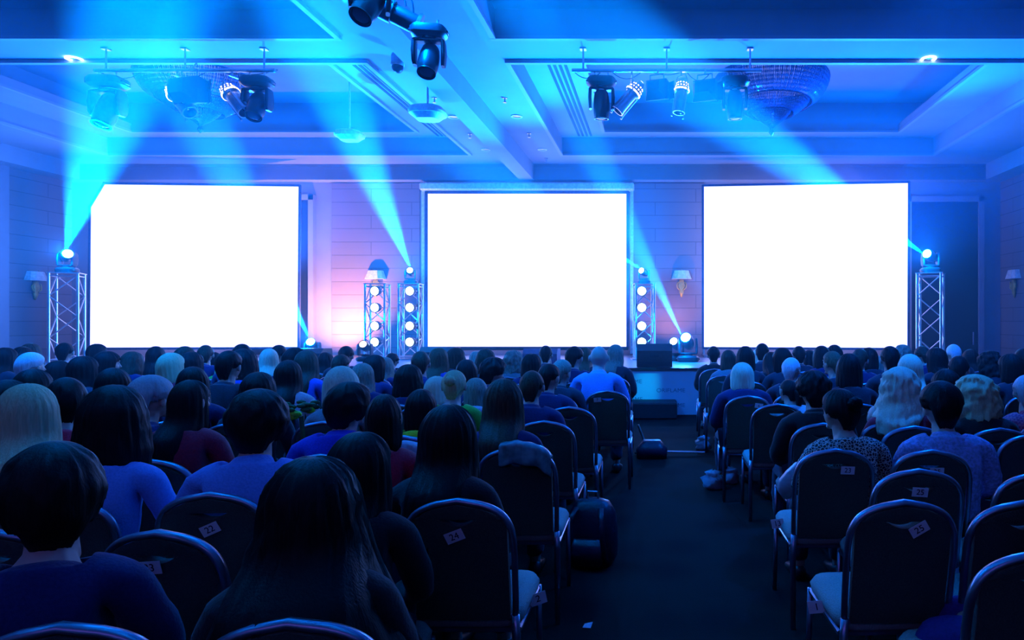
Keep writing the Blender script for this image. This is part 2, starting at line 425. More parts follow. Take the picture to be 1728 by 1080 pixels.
# the middle screen hangs from a roller case on the wall
YM = 15.1
r3 = screen('projection_screen', [P(722, 327, YM), P(1057, 327, YM), P(1057, 585, YM), P(722, 585, YM)], 'white glowing roller projection screen between the two wall sconces', legs=False, t=.07)
a, b = P(710, 315, YM), P(1070, 315, YM)
MB().bb(a.x, b.x, 14.98, 15.24, PZ(322, YM), PZ(309, YM), .03).obj('roller_case', M['white'], r3)
m = MB()
for px in (713, 1066): MB().bb(PX(px, YM) - .035, PX(px, YM) + .035, 15.12, 15.24, .8, PZ(322, YM)).obj('side_rail', M['white'], r3)
m = MB(); m.bb(PX(722, YM) - .05, PX(1057, YM) + .05, 15.08, 15.14, PZ(591, YM), PZ(585, YM), .01); m.obj('bottom_bar', M['black'], r3)

# ---------------------------------------------------------------- haze
m = MB(); m.bb(XL + .01, XR - .01, 4.0, 15.0, 1.0, 6.2)
hz = m.obj('haze', None) if False else None
hm = bpy.data.materials.new('stage_haze'); hm.use_nodes = True; nt = hm.node_tree
for nd in list(nt.nodes):
    if nd.type == 'BSDF_PRINCIPLED': nt.nodes.remove(nd)
vs = nt.nodes.new('ShaderNodeVolumeScatter'); vs.inputs['Color'].default_value = (.3, .75, 1, 1); vs.inputs['Density'].default_value = .0118; vs.inputs['Anisotropy'].default_value = .3
nt.links.new(vs.outputs[0], nt.nodes['Material Output'].inputs['Volume'])
hz = m.obj('haze', hm); tag(hz, 'thin smoke haze hanging through the hall and catching the light beams', 'haze', kind='stuff')
# ================================================================ LIGHTING EQUIPMENT
M['glass'] = mat('lens_glass', (.05, .08, .15), .05, vary=.05, coat=1.0)
M['crystal'] = mat('crystal_glass', (.1, .13, .25), .12, .2, vary=.3, scale=60)
M['gold'] = mat('gilt_plaster', (.55, .4, .12), .4, .4, bump=.4)
M['shade'] = mat('sconce_shade', (.8, .75, .7), .8)
def rrect(w, d, z, r, n=5, cx=0, cy=0):
    pts = []
    for k, (sx, sy) in enumerate(((1, 1), (-1, 1), (-1, -1), (1, -1))):
        for j in range(n):
            a = (k + j / (n - 1)) * math.pi / 2
            pts.append(Vector((cx + sx * (w / 2 - r) + r * math.cos(a), cy + sy * (d / 2 - r) + r * math.sin(a), z)))
    return pts
def moving_head(loc, aim, label, hang=True, s=1.0, lit=None, yaw=0.0, group=None, cat='moving head light'):
    """aim: world direction of the lens. origin at the base."""
    root = empty('moving_head_light', loc, label=label, cat=cat, group=group)
    sg = -1 if hang else 1
    zr = Matrix.Rotation(yaw, 3, 'Z')
    def tr(m):
        for i, v in enumerate(m.v): q = zr @ (Vector(v) * s); m.v[i] = (q.x, q.y, q.z * sg)
        return m
    m = MB(); m.loft([rrect(.36, .25, 0, .07), rrect(.42, .28, .03, .09), rrect(.42, .28, .09, .09), rrect(.34, .22, .125, .08)])
    for sx in (-1, 1): m.box((sx * .2, 0, .06), (.05, .14, .03), None, .01)          # side handles
    tr(m).obj('base', M['black'], root, 'auto')
    m = MB(); m.lathe([(.09, .12), (.09, .15)], 20); m.box((0, 0, .165), (.36, .13, .04), None, .015)
    for sx in (-1, 1): m.loft([rrect(.045, .15, .17, .02, cx=sx * .165), rrect(.05, .17, .3, .02, cx=sx * .17), rrect(.045, .16, .42, .02, cx=sx * .165), rrect(.04, .1, .46, .02, cx=sx * .16)])
    tr(m).obj('yoke', M['black'], root, 'auto')
    piv = zr @ Vector((0, 0, .38 * s * sg)); d = Vector(aim).normalized(); o = ori(d)
    m = MB(); mt = T(piv, o)
    pr = [(.0, -.2), (.075, -.19), (.1, -.15), (.115, -.06), (.12, .02), (.118, .12), (.105, .19), (.1, .2)]
    m.lathe([(r * s, z * s) for r, z in pr], 24, mt); hd = m.obj('lamp_head', M['black'], root, 'auto')
    m = MB(); m.lathe([(.1 * s, .2 * s), (.108 * s, .205 * s), (.108 * s, .22 * s), (.092 * s, .22 * s), (.09 * s, .205 * s)], 24, mt, cap=False); m.obj('bezel', M['black'], hd, 'auto')
    m = MB(); m.lathe([(.09 * s, .203 * s), (.07 * s, .214 * s), (.035 * s, .222 * s), (.004, .224 * s)], 24, mt); m.obj('lens', lit or M['glass'], hd, True)
    m = MB(); m.lathe([(.05 * s, -.205 * s), (.05 * s, -.195 * s)], 12, mt); m.obj('rear_vent', M['steel'], hd)
    if hang:
        for sx in (-1, 1):
            m = MB(); m.tube([zr @ Vector((sx * .1 * s, 0, 0)), zr @ Vector((sx * .1 * s, 0, .07 * s)), zr @ Vector((sx * .1 * s, .03 * s, .1 * s))], .012 * s); m.obj('clamp', M['steel'], root)
    return root
def par_can(loc, aim, label, s=1.0, group=None):
    """theatre lantern with a vented, glowing lamp cap; origin at the hanging point, body below it"""
    root = empty('stage_lantern', loc, label=label, cat='stage lantern', group=group)
    d = Vector(aim).normalized(); o = ori(d); c = Vector((0, 0, -.34 * s)); mt = T(c, o)
    m = MB(); m.lathe([(.085 * s, -.02 * s), (.09 * s, .0), (.09 * s, .30 * s), (.097 * s, .30 * s), (.097 * s, .33 * s), (.08 * s, .33 * s), (.08 * s, .05 * s)], 20, mt, cap=False); m.obj('barrel', M['alu'], root, 'auto')
    m = MB(); m.lathe([(.03 * s, -.225 * s), (.06 * s, -.215 * s), (.085 * s, -.15 * s), (.11 * s, -.06 * s), (.115 * s, -.02 * s), (.1 * s, 0)], 20, mt); cap = m.obj('lamp_cap', M['alu'], root, 'auto')
    m = MB()                                               # vent slots where the lamp inside shows
    for (r, z, n, w_, h_) in ((.1155, -.035, 18, .034, .022), (.102, -.085, 14, .02, .02), (.089, -.135, 12, .02, .018)):
        for k in range(n):
            a = 2 * math.pi * k / n; p = Vector((r * s * math.cos(a), r * s * math.sin(a), z * s))
            rot = o @ (Matrix.Rotation(a, 3, 'Z'))
            m.box(mt @ p, (.008 * s, w_ * s, h_ * s), rot, .003)
    m.lathe([(.001, -.232 * s), (.034 * s, -.228 * s), (.036 * s, -.218 * s)], 14, mt)
    m.obj('vent_glow', M['ventglow'], cap)
    m = MB()
    for k in range(3):
        a = 2 * math.pi * k / 3 + .4; x, y = .108 * s * math.cos(a), .108 * s * math.sin(a)
        m.tube([mt @ Vector((x, y, 0)), mt @ Vector((x, y, .36 * s))], .007 * s, 6); m.lathe([(.014 * s, 0), (.014 * s, .02 * s)], 8, mt @ Matrix.Translation((x, y, .36 * s)))
    m.obj('guard_rods', M['alu'], root)
    m = MB(); sd = o @ Vector((1, 0, 0)); sd = Vector((sd.x, sd.y, 0)); sd = sd.normalized() if sd.length > .1 else Vector((1, 0, 0))
    m.tube([c + sd * .125 * s, c + sd * .135 * s + Vector((0, 0, .16 * s)), c + sd * .09 * s + Vector((0, 0, .26 * s)), c - sd * .09 * s + Vector((0, 0, .26 * s)), c - sd * .135 * s + Vector((0, 0, .16 * s)), c - sd * .125 * s], .01 * s, 6)
    m.tube([c + Vector((0, 0, .26 * s)), Vector((0, 0, .02))], .013 * s, 8)
    m.obj('bracket', M['steel'], root)
    return root
M['ventglow'] = emat('lamp_inside_glow', (1.0, .86, .66), 5)
def flood(loc, rz, label, s=1.0, group=None):
    root = empty('flood_light', loc, rz, label=label, cat='flood light', group=group)
    m = MB(); m.loft([[Vector(p) * s for p in ((-.15, -.02, -.3), (.15, -.02, -.3), (.15, -.02, -.08), (-.15, -.02, -.08))],
                      [Vector(p) * s for p in ((-.15, .12, -.34), (.15, .12, -.34), (.15, .12, -.06), (-.15, .12, -.06))],
                      [Vector(p) * s for p in ((-.09, .24, -.26), (.09, .24, -.26), (.09, .24, -.12), (-.09, .24, -.12))]])
    m.box((-.19 * s, .02 * s, -.2 * s), (.1 * s, .012, .24 * s), Matrix.Rotation(-.5, 3, 'Z'))
    m.obj('housing', M['matte'], root)
    m = MB(); m.box((0, -.024 * s, -.19 * s), (.26 * s, .006, .18 * s)); m.obj('glass_front', M['glass'], root)
    m = MB()
    for sx in (-1, 1): m.tube([(sx * .1 * s, .08 * s, -.1 * s), (sx * .1 * s, .08 * s, .02 * s)], .009 * s, 6)
    m.tube([(-.1 * s, .08 * s, .02 * s), (.1 * s, .08 * s, .02 * s)], .009 * s, 6); m.tube([(0, .08 * s, .02 * s), (0, .0, .12 * s)], .012 * s, 6)
    m.obj('bracket', M['steel'], root); return root

# --- bars under the main beam carrying the lights
def rig(x0, x1, y, z, label, cables):
    root = empty('lighting_bar', ((x0 + x1) / 2, y, z), label=label, cat='lighting bar')
    h = (x1 - x0) / 2
    m = MB()
    m.tube([(-h, 0, 0), (h, 0, 0)], .026, 10); m.obj('bar', M['alu'], root)
    k = max(2, round((x1 - x0) / .9))
    for i in range(k):
        m = MB(); x = -h + .15 + (2 * h - .3) * i / (k - 1); m.tube([(x, 0, 0), (x, 0, Z0 - z)], .012, 6); m.box((x, 0, Z0 - z - .01), (.08, .08, .018)); m.obj('hanger', M['steel'], root)
    rnd = random.Random(3)
    for i in range(cables):
        m = MB(); xa = -h + 2 * h * i / cables; xb = xa + 2 * h / cables * rnd.uniform(.7, 1.2); dz = rnd.uniform(.06, .16)
        m.tube([(xa + (xb - xa) * t, .03, .02 - dz * 4 * t * (1 - t)) for t in [j / 10 for j in range(11)]], .006, 5); m.obj('cable', M['matte'], root)
    return root
YR = 8.62; zr_ = PZ(119, YR)
rig(PX(160, YR), PX(465, YR), YR, zr_, 'bright metal lighting bar under the ceiling beam left, in front of the left chandelier', 3)
rig(PX(965, YR), PX(1285, YR), YR, zr_, 'bright metal lighting bar under the ceiling beam right, in front of the right chandelier', 5)
G = 'vented stage lanterns on the lighting bars'
par_can((PX(300, YR), YR, zr_), (.75, -.25, -.85), 'silver stage lantern with glowing vents, nearest the left beam of light', 1.0, G)
par_can((PX(392, YR), YR, zr_), (.7, -.2, -.8), 'silver stage lantern with glowing vents beside the left black moving head', .98, G)
par_can((PX(1066, YR), YR, zr_), (-.6, -.1, -.75), 'silver stage lantern with glowing vents, tilted left, right of the upright moving head', .92, G)
par_can((PX(1150, YR), YR, zr_), (-.12, -.1, -.95), 'silver stage lantern with glowing vents between the two floodlights', .86, G)
G = 'black floodlights on the lighting bars'
flood((PX(332, YR), YR, zr_ - .06), 2.9, 'black floodlight in front of the left chandelier', 1.25, G)
flood((PX(1112, YR), YR, zr_ - .1), 2.8, 'black floodlight between the two glowing lanterns on the right bar', .95, G)
flood((PX(1192, YR), YR, zr_ - .1), 2.8, 'blue-lit floodlight beside the right chandelier', 1.0, G)
G = 'moving heads on the lighting bars'
moving_head((PX(434, YR), YR, zr_ - .1), (.05, -.45, -.8), 'black moving head hanging at the right end of the left lighting bar', s=.95, group=G)
moving_head((PX(182, YR), YR, zr_ - .1), (-.1, -.3, -.9), 'moving head seen faintly inside the left beam of light', s=1.1, group=G)
moving_head((PX(1015, YR), YR, zr_ - .1), (0, .1, -1), 'black moving head hanging upright at the left end of the right lighting bar', s=.9, group=G, yaw=.1)
moving_head((PX(1240, YR), YR, zr_ - .1), (.02, .1, -1), 'black moving head hanging in front of the right chandelier', s=.9, group=G, yaw=-.1)
# --- the near truss pipe with two heads
a, b = P(610, -6, 5.6), P(706, 44, 5.75)
root = empty('truss_pipe', a, label='thick grey lighting arm slanting down from the top edge above the centre beam', cat='lighting bar')
m = MB(); d = b - a
def rel(v): return v - a
m.tube([(0, 0, 0), d * .25, d * .26, d * .55, d * .56, d], [.085, .085, .1, .1, .085, .085], 14); m.obj('pipe', M['black'], root, 'auto')
MB().tube([d * .97, d * 1.03], .11, 14).obj('end_collar', M['steel'], root, 'auto'); MB().tube([d * -.03, d * .05], .11, 14).obj('end_collar', M['steel'], root, 'auto')
m = MB(); m.tube([d * .4, d * .4 + Vector((0, .05, Z0 - (a + d * .4).z))], .02); m.obj('hanger', M['steel'], root)
for k, (t0, t1) in enumerate(((.35, .8), (.55, .98), (.6, 1.02))):
    m = MB(); p0, p1 = d * t0 + Vector((0, -.1, .1)), d * t1 + Vector((0, -.05, .1)); m.tube([p0 + (p1 - p0) * t + Vector((.02 * math.sin(9 * t + k), 0, .16 * math.sin(math.pi * t) - .03 * k)) for t in [j / 12 for j in range(13)]], .007, 5); m.obj('cable', M['matte'], root)
moving_head(P(724, 46, 5.7), (.0, -.4, -.85), 'large black moving head hanging over the middle of the hall', s=.74, group=None, yaw=.15)
moving_head(P(624, -62, 5.3), (-.2, -.5, -.85), 'grey moving head cut off by the top edge of the picture', s=.85, yaw=.4); _h = P(624, -62, 5.3); _o = MB().tube([(_h.x, _h.y, _h.z), (_h.x, _h.y, Z0)], .02).obj('hanger', M['steel'], bpy.data.objects['truss_pipe']); _o.location = -Vector(bpy.data.objects['truss_pipe'].location)

# dome camera and hanging discs
q = P(671, 104, 8.6)
root = empty('dome_camera', q, label='small dark dome camera hanging left of the large moving head', cat='security camera')
m = MB(); m.lathe([(.07, .1), (.08, .08), (.08, -.02)], 20); m.tube([(0, 0, .1), (0, 0, Z0 - q.z)], .02); m.obj('mount', M['steel'], root, 'auto')
m = MB(); m.lathe([(.085, -.02), (.085, -.05), (.08, -.06)], 20); m.obj('collar', M['white'], root, 'auto')
m = MB(); m.lathe([(.075, -.06), (.073, -.09), (.055, -.13), (.025, -.15), (.002, -.155)], 20); m.obj('dome', M['black'], root, True)
def disc(px, py, Y, s, label, topz):
    q = P(px, py, Y); root = empty('hanging_projector', q, label=label, cat='projector')
    m = MB(); m.loft([rrect(.3 * s, .3 * s, .1 * s, .08 * s), rrect(.5 * s, .46 * s, .06 * s, .14 * s), rrect(.56 * s, .5 * s, .0, .16 * s), rrect(.54 * s, .48 * s, -.04 * s, .16 * s)]); m.obj('housing', M['white'], root, 'auto')
    m = MB(); m.loft([rrect(.5 * s, .44 * s, -.042 * s, .14 * s), rrect(.34 * s, .3 * s, -.12 * s, .1 * s)]); m.obj('underside', M['white'], root, 'auto')
    m = MB(); m.tube([(0, 0, .1 * s), (0, 0, topz - q.z)], .018 * s, 8); m.obj('drop_rod', M['white'], root)
disc(722, 190, 9.6, .92, 'white projector hanging from a rod below the large moving head', Z0)
disc(590, 228, 11.0, .8, 'pale projector on a rod seen faintly in the second beam of light', Z2)

# --- chandeliers
def chandelier(px, Y, ztop, rad, label):
    root = empty('chandelier', (PX(px, Y), Y, ztop), label=label, cat='chandelier', group='crystal bowl chandeliers')
    s = rad
    m = MB(); m.lathe([(.98 * s, .0), (1.0 * s, .0), (1.0 * s, -.04), (.98 * s, -.04)], 64); m.lathe([(.1, .0), (.1, .03), (.05, Z2 - ztop - .02), (.14, Z2 - ztop - .01), (.14, Z2 - ztop)], 20)
    for k in range(8):
        a = k * math.pi / 4; m.tube([(0, 0, .02), (.98 * s * math.cos(a), .98 * s * math.sin(a), -.01)], .012, 6)
    m.obj('ring_frame', M['steel'], root, 'auto')
    tiers = [([(1.0, -.03), (.985, -.14), (.93, -.26), (.84, -.37), (.7, -.47)], 240, 'outer_crystal_strands'),
             ([(.66, -.42), (.6, -.5), (.5, -.58), (.38, -.65)], 150, 'middle_crystal_strands'),
             ([(.34, -.6), (.26, -.7), (.17, -.78), (.08, -.84), (.02, -.9)], 70, 'lower_crystal_strands')]
    for prof, n, nm in tiers:
        m = MB(); rnd = random.Random(n)
        z0, z1 = prof[0][1], prof[-1][1]
        m.lathe([(prof[0][0] * s + .008, z0 * s + .01), (prof[0][0] * s + .012, z0 * s - .015)], 64, cap=False)
        m.lathe([(prof[-1][0] * s + .006, z1 * s + .01), (prof[-1][0] * s + .01, z1 * s - .015)], 48, cap=False)
        for k in range(n):
            a = 2 * math.pi * (k + rnd.uniform(-.2, .2)) / n; pts = []
            for i in range(len(prof) * 4 - 3):
                t = i / 4; j = min(int(t), len(prof) - 2); f = t - j
                r = (prof[j][0] * (1 - f) + prof[j + 1][0] * f) * s; z = (prof[j][1] * (1 - f) + prof[j + 1][1] * f) * s
                pts.append((r * math.cos(a), r * math.sin(a), z))
            rr = [(.013 if i % 2 else .006) * (prof[0][0] * .6 + .4) * rnd.uniform(.8, 1.2) for i in range(len(pts))]
            m.tube(pts, rr, 4)
        m.obj(nm, M['crystal'], root)
    m = MB(); m.lathe([(.001, -.9 * s), (.04, -.94 * s), (.05, -.98 * s), (.001, -1.04 * s)], 12); m.obj('crystal_drop', M['crystal'], root)
    return root
chandelier(1302, 11.2, PZ(131, 11.2), .97, 'huge crystal bowl chandelier over the right coffer')
chandelier(338, 11.2, PZ(131, 11.2), .92, 'huge crystal bowl chandelier behind the left lighting bar')
# --- recessed downlights, sprinklers, speakers
def ceil_disc(px, py, z, label, kind, lit=False):
    Y = (z - CH) * F / (VY - py); o = empty(kind, (PX(px, Y), Y, z), label=label, cat='downlight' if 'down' in kind else 'ceiling speaker' if 'speaker' in kind else 'sprinkler')
    if kind == 'sprinkler_head':
        MB().lathe([(.04, -.001), (.04, -.012), (.012, -.015), (.012, -.07), (.03, -.075), (.03, -.08)], 12).obj('sprinkler', M['steel'], o)
    else:
        MB().lathe([(.1, -.001), (.1, -.014), (.075, -.014), (.07, -.004)], 20).obj('rim', M['white'], o)
        MB().lathe([(.07, -.005), (.001, -.012)], 20).obj('cover', M['warmglow' if lit else 'steel'], o)
        if lit: o2 = o
    return o
M['dlglow'] = emat('downlight_glow', (.6, .9, 1.0), 14)
for px, py, lb in ((125, 107, 'glowing recessed downlight under the main beam far left'), (1567, 105.5, 'glowing recessed downlight under the main beam far right')):
    o = ceil_disc(px, py, Z0, lb, 'downlight'); o.location.y = 8.95; o.location.x = PX(px, 8.95)
    o.children[1].data.materials[0] = M['dlglow']
    spot('downlight_lamp', (o.location.x, o.location.y, Z0 - .03), (o.location.x, o.location.y, 0), 12, 100, 1, (.3, .7, 1.0))
for px, py in ((733, 165), (793, 226), (852, 165), (893, 225), (922, 267)): ceil_disc(px, py, Z0, 'small sprinkler head on the flat ceiling beside the centre beam', 'sprinkler_head')['group'] = 'sprinklers in the centre ceiling strip'
for px, py in ((765, 197), (872, 196), (820, 252), (915, 252)): ceil_disc(px, py, Z0, 'flat round ceiling fitting beside the centre beam', 'ceiling_speaker')['group'] = 'round fittings in the centre ceiling strip'

# --- sconces
def sconce(loc, rz, label):
    r = empty('wall_sconce', loc, rz, label, 'wall sconce', 'gilt wall sconces with pale half shades')
    m = MB(); m.loft([[Vector((x * w_, y * dd, z)) for x, y in ((-1, 0), (-.9, -.7), (-.45, -1), (.45, -1), (.9, -.7), (1, 0))] for w_, dd, z in ((.24, .17, -.1), (.17, .12, .1))]); m.obj('lamp_shade', M['shade'], r)
    m = MB(); m.loft([rrect(.1, .05, -.12, .02, cy=-.03), rrect(.14, .07, -.2, .03, cy=-.035), rrect(.16, .08, -.27, .03, cy=-.04), rrect(.09, .06, -.34, .025, cy=-.03), rrect(.11, .06, -.4, .025, cy=-.03), rrect(.03, .03, -.52, .012, cy=-.02)])
    for sx in (-1, 1): m.tube([(sx * .03, -.04, -.36), (sx * .1, -.06, -.3), (sx * .11, -.05, -.22), (sx * .07, -.07, -.17)], .016, 8)
    m.tube([(0, -.04, -.12), (0, -.1, -.05), (0, -.1, .12)], .01, 6)
    m.obj('gilt_bracket', M['gold'], r, True)
sconce((PX(635, 15.26), 15.25, PZ(464, 15.26)), 0, 'wall sconce with pale shade above the left LED tower')
sconce((PX(1150, 15.26), 15.25, PZ(464, 15.26)), 0, 'wall sconce with pale shade and gilt figure beside the right screen')
yl = (XL) * F / (57 - VX); sconce((XL + .01, yl, PZ(466, yl)), R(90), 'dim blue wall sconce on the left side wall behind the tall truss')
yr = (XR) * F / (1714 - VX); sconce((XR - .01, yr, PZ(463, yr)), R(-90), 'dim blue wall sconce on the right side wall')

# --- truss towers
def tower(px, Y, ztop, zbase, side, rz, label, group, W=None, pitch=.42):
    x = PX(px, Y); root = empty('truss_tower', (x, Y, zbase), rz, label, 'truss tower', group)
    h = ztop - zbase; a = side / 2
    cs = [(-a, -a), (a, -a), (a, a), (-a, a)]
    for c in cs: MB().tube([(c[0], c[1], 0.02), (c[0], c[1], h)], .024, 10).obj('chord', M['alu'], root, 'auto')
    n_ = max(2, round(h / pitch)); dz = (h - .12) / n_
    for k in range(4):
        p, q = cs[k], cs[(k + 1) % 4]; m = MB()
        for i in range(n_):
            z0 = .08 + i * dz; (s0, s1) = (p, q) if (i + k) % 2 else (q, p)
            m.tube([(s0[0], s0[1], z0), (s1[0], s1[1], z0 + dz)], .011, 6)
        m.tube([(p[0], p[1], h - .05), (q[0], q[1], h - .05)], .011, 6); m.tube([(p[0], p[1], .06), (q[0], q[1], .06)], .011, 6)
        m.obj('lacing', M['alu'], root)
    MB().bb(-a - .08, a + .08, -a - .08, a + .08, 0, .02).obj('base_plate', M['steel'], root)
    MB().bb(-a - .03, a + .03, -a - .03, a + .03, h, h + .015).obj('top_plate', M['steel'], root)
    return root, Vector((x, Y, ztop + .015))
G = 'tall bare truss towers beside the side screens'; G2 = 'truss towers with round LED lamps'
t1, p1 = tower(113, 12.5, PZ(462, 12.5), STAGE, .42, R(28), 'tall bare aluminium truss tower left of the left screen', G)
t2, p2 = tower(1570, 12.5, PZ(462, 12.5), STAGE, .42, R(-30), 'tall bare aluminium truss tower in front of the dark door right', G)
LED = []
for px, lb in ((637, 'truss tower with four round blue lamps under the sconce'), (693, 'truss tower with four round blue lamps at the middle screen left edge'), (1087, 'truss tower with four round blue lamps at the middle screen right edge')):
    LED.append(tower(px, 13.5, PZ(480, 13.5), STAGE, .38, R(8), lb, G2))
cw = {637: 'left tower under the sconce', 693: 'tower at the middle screen left edge', 1087: 'tower at the middle screen right edge'}
for (px, off) in ((633, 637), (692, 693), (1083, 1087)):
    for py, w_ in ((491, 'topmost'), (519, 'second from top'), (550, 'third from top'), (577, 'lowest')):
        Y = 13.2; q = P(px, py, Y)
        r = empty('led_par_lamp', q, label='round glowing LED lamp, %s on the %s' % (w_, cw[off]), cat='LED lamp', group='round LED lamps on the truss towers')
        m = MB(); o = T((0, 0, 0), ori((.0, -1, -.05)))
        m.lathe([(.04, -.16), (.085, -.12), (.1, -.02), (.1, .04), (.088, .04), (.086, .0)], 20, o, cap=False); m.obj('housing', M['black'], r, 'auto')
        m = MB(); m.lathe([(.086, .0), (.05, .012), (.001, .014)], 20, o); m.obj('lens', M['led'], r)
        m = MB(); m.tube([(-.11, 0, 0), (-.11, .12, 0), (.11, .12, 0), (.11, 0, 0)], .009, 6); m.obj('bracket', M['steel'], r)
# heads on the towers: lens towards the beam
def beamdir(i):
    s, t = BEAMS[i][0], BEAMS[i][1]; return (P(*t) - P(*s)).normalized()
for i, base, s_, lb in ((0, p1, .85, 'blazing moving head on top of the tall left truss'), (2, LED[1][1], .62, 'blazing moving head on the LED tower at the middle screen left edge'),
                        (3, LED[2][1], .62, 'blazing moving head on the LED tower at the middle screen right edge'), (5, p2, .85, 'blazing moving head on top of the tall right truss')):
    moving_head(tuple(base), beamdir(i), lb, hang=False, s=s_, lit=M['lens'], group='blazing moving heads on the truss towers')
# heads standing on the stage
for i, px, Y, s_, lb in ((1, 527, 13.0, .8, 'lit moving head on the stage at the left screen right edge'), (4, 1161, 12.6, 1.0, 'large blazing moving head on the stage beside the black monitor speaker')):
    moving_head((PX(px, Y), Y, STAGE), beamdir(i), lb, hang=False, s=s_, lit=M['lens'], group='moving heads standing on the stage')
moving_head((PX(616, 12.8), 12.8, STAGE), (.15, -.9, .35), 'moving head with cream lens on the stage below the left LED tower', hang=False, s=.75, lit=M['warmglow'], group='moving heads standing on the stage')
moving_head((PX(1141, 12.9), 12.9, STAGE), (-.3, -.85, .4), 'smaller glowing moving head beside the large one on the stage', hang=False, s=.85, lit=M['led'], group='moving heads standing on the stage')
# stage monitors
def monitor(px0, px1, py0, py1, Y, label, m_=None, rz=0):
    x0, x1 = PX(px0, Y), PX(px1, Y); h = (py1 - py0) / F * Y; wd = x1 - x0
    r = empty('stage_monitor', ((x0 + x1) / 2, Y, STAGE + .013), rz, label, 'monitor speaker', 'wedge monitors on the stage')
    m = MB(); a = wd / 2
    prof = [(-.2, 0), (-.23, h * .7), (-.12, h), (.18, h * .96), (.22, .0)]
    m.loft([[Vector((x, y, z)) for y, z in prof] for x in (-a, -a * .96, a * .96, a)]); m.obj('cabinet', m_ or M['black'], r, 'auto')
    m = MB(); m.bb(-a * .25, a * .25, -.236, -.222, h * .42, h * .56, .005); m.obj('handle_recess', M['matte'], r)
    m = MB(); m.bb(-a * .8, a * .8, .19, .235, h * .1, h * .85, .01); m.obj('grille', M['matte'], r)
    return r
monitor(1075, 1134, 581, 619, 11.3, 'black wedge monitor speaker at the stage edge below the right LED tower')
M['plum'] = mat('plum_cabinet', (.2, .1, .16), .6)
monitor(886, 943, 578, 606, 11.6, 'plum-tinted wedge monitor below the middle screen', M['plum'])
monitor(714, 772, 578, 606, 12.0, 'dark wedge monitor at the middle screen lower left corner')
monitor(500, 552, 585, 612, 11.8, 'dark wedge monitor in front of the lit moving head at the left screen')
def cable(pts, label):
    q = Vector(pts[0]); m = MB(); m.tube([Vector(p) - q for p in pts], .008, 6); o = m.obj('cable', M['matte'], loc=q); tag(o, label, 'cable')
cable([(PX(1095, 11.2), 11.2, STAGE + .02), (PX(1110, 11.1), 11.05, STAGE + .02), (PX(1128, 11.1), 10.98, STAGE + .02), (PX(1133, 10.9), 10.83, STAGE - .02)], 'thin black cable looping over the stage edge by the monitor')
# ================================================================ CHAIRS
M['chairframe'] = mat('chair_frame_metal', (.32, .36, .45), .3, .9, vary=.06)
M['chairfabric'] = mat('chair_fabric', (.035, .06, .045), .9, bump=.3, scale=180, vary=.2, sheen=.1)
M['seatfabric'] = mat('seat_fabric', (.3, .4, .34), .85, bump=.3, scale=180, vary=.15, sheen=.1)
def arch(k=28, w=.2, zb=.44, top=.92):
    pts = []
    for i in range(k + 1):
        a = math.pi * i / k                                   # 0 = right, pi = left
        c, s_ = math.cos(a), math.sin(a)
        x = w * math.copysign(abs(c) ** .42, c) * (1.0 - .02 * s_); z = .70 + (top - .70) * (abs(s_) ** .5) - .045 * min(1, abs(x) / w) ** 1.3 * abs(s_) ** .5
        pts.append((x, z))
    return [(w * .97, zb), (w * .99, .56)] + pts + [(-w * .99, .56), (-w * .97, zb)]
def yb(z): return -.225 - .085 * (z - .44) / .48           # lean of the back
AR = arch()
def arch_top(x):
    best = .44
    for (x0, z0), (x1, z1) in zip(AR[:-1], AR[1:]):
        if min(x0, x1) - 1e-6 <= x <= max(x0, x1) + 1e-6 and abs(x1 - x0) > 1e-6:
            best = max(best, z0 + (z1 - z0) * (x - x0) / (x1 - x0))
    return best
def build_chair():
    r = empty('banquet_chair', (0, 0, 0))
    m = MB(); m.tube([(x, yb(z), z) for x, z in AR], .0165, 8, flat=.75, up=(0, 1, 0)); m.tube([(-.19, yb(.46), .46), (.19, yb(.46), .46)], .012, 6); m.obj('back_frame', M['chairframe'], r, True)
    m = MB(); W = .178; N = 24
    for part in (0, 1):
        rings = []
        for i in range(N + 1):
            x = -W + 2 * W * i / N; zt = arch_top(x * 1.06) - .012
            hl = .852; hu = .852
            if abs(x) < .066: hl = .852 - .026 * (1 - (x / .066) ** 2)
            zt = max(zt, hu + .001)
            za, zb_ = (.455, min(hl, zt)) if part == 0 else (hu, zt)
            prof = []
            for t, off in ((0, .0), (.5, .0), (1, .0)):
                z = za + (zb_ - za) * t; prof.append((z, yb(z)))
            th = .02 * (1 - .5 * (abs(x) / W) ** 4)
            rings.append([Vector((x, y - th * (1.15 if 0 < j < 2 else 1), z)) for j, (z, y) in enumerate(prof)] + [Vector((x, y + th * 1.3, z)) for z, y in reversed(prof)])
        m.loft(rings)
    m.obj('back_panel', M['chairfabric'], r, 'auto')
    m = MB()
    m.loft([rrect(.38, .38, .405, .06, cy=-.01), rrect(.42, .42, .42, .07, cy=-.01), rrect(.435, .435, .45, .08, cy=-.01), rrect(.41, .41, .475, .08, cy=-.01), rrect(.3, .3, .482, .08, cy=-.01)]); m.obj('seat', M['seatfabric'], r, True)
    m = MB()
    for a, b in (((-.2, -.2), (.2, -.2)), ((.2, -.2), (.2, .19)), ((.2, .19), (-.2, .19)), ((-.2, .19), (-.2, -.2))): m.tube([(*a, .4), (*b, .4)], .012, 6)
    m.obj('seat_frame', M['chairframe'], r)
    for sx in (-1, 1):
        m = MB(); m.tube([(sx * .194, yb(.5), .47), (sx * .2, -.235, .38), (sx * .206, -.275, .0)], [.0165, .0165, .013], 8, flat=1); m.obj('leg', M['chairframe'], r, True)
        m = MB(); m.tube([(sx * .2, .19, .41), (sx * .205, .215, .0)], [.014, .012], 8); m.obj('leg', M['chairframe'], r, True)
    return r
CH0 = build_chair(); _ch_used = False
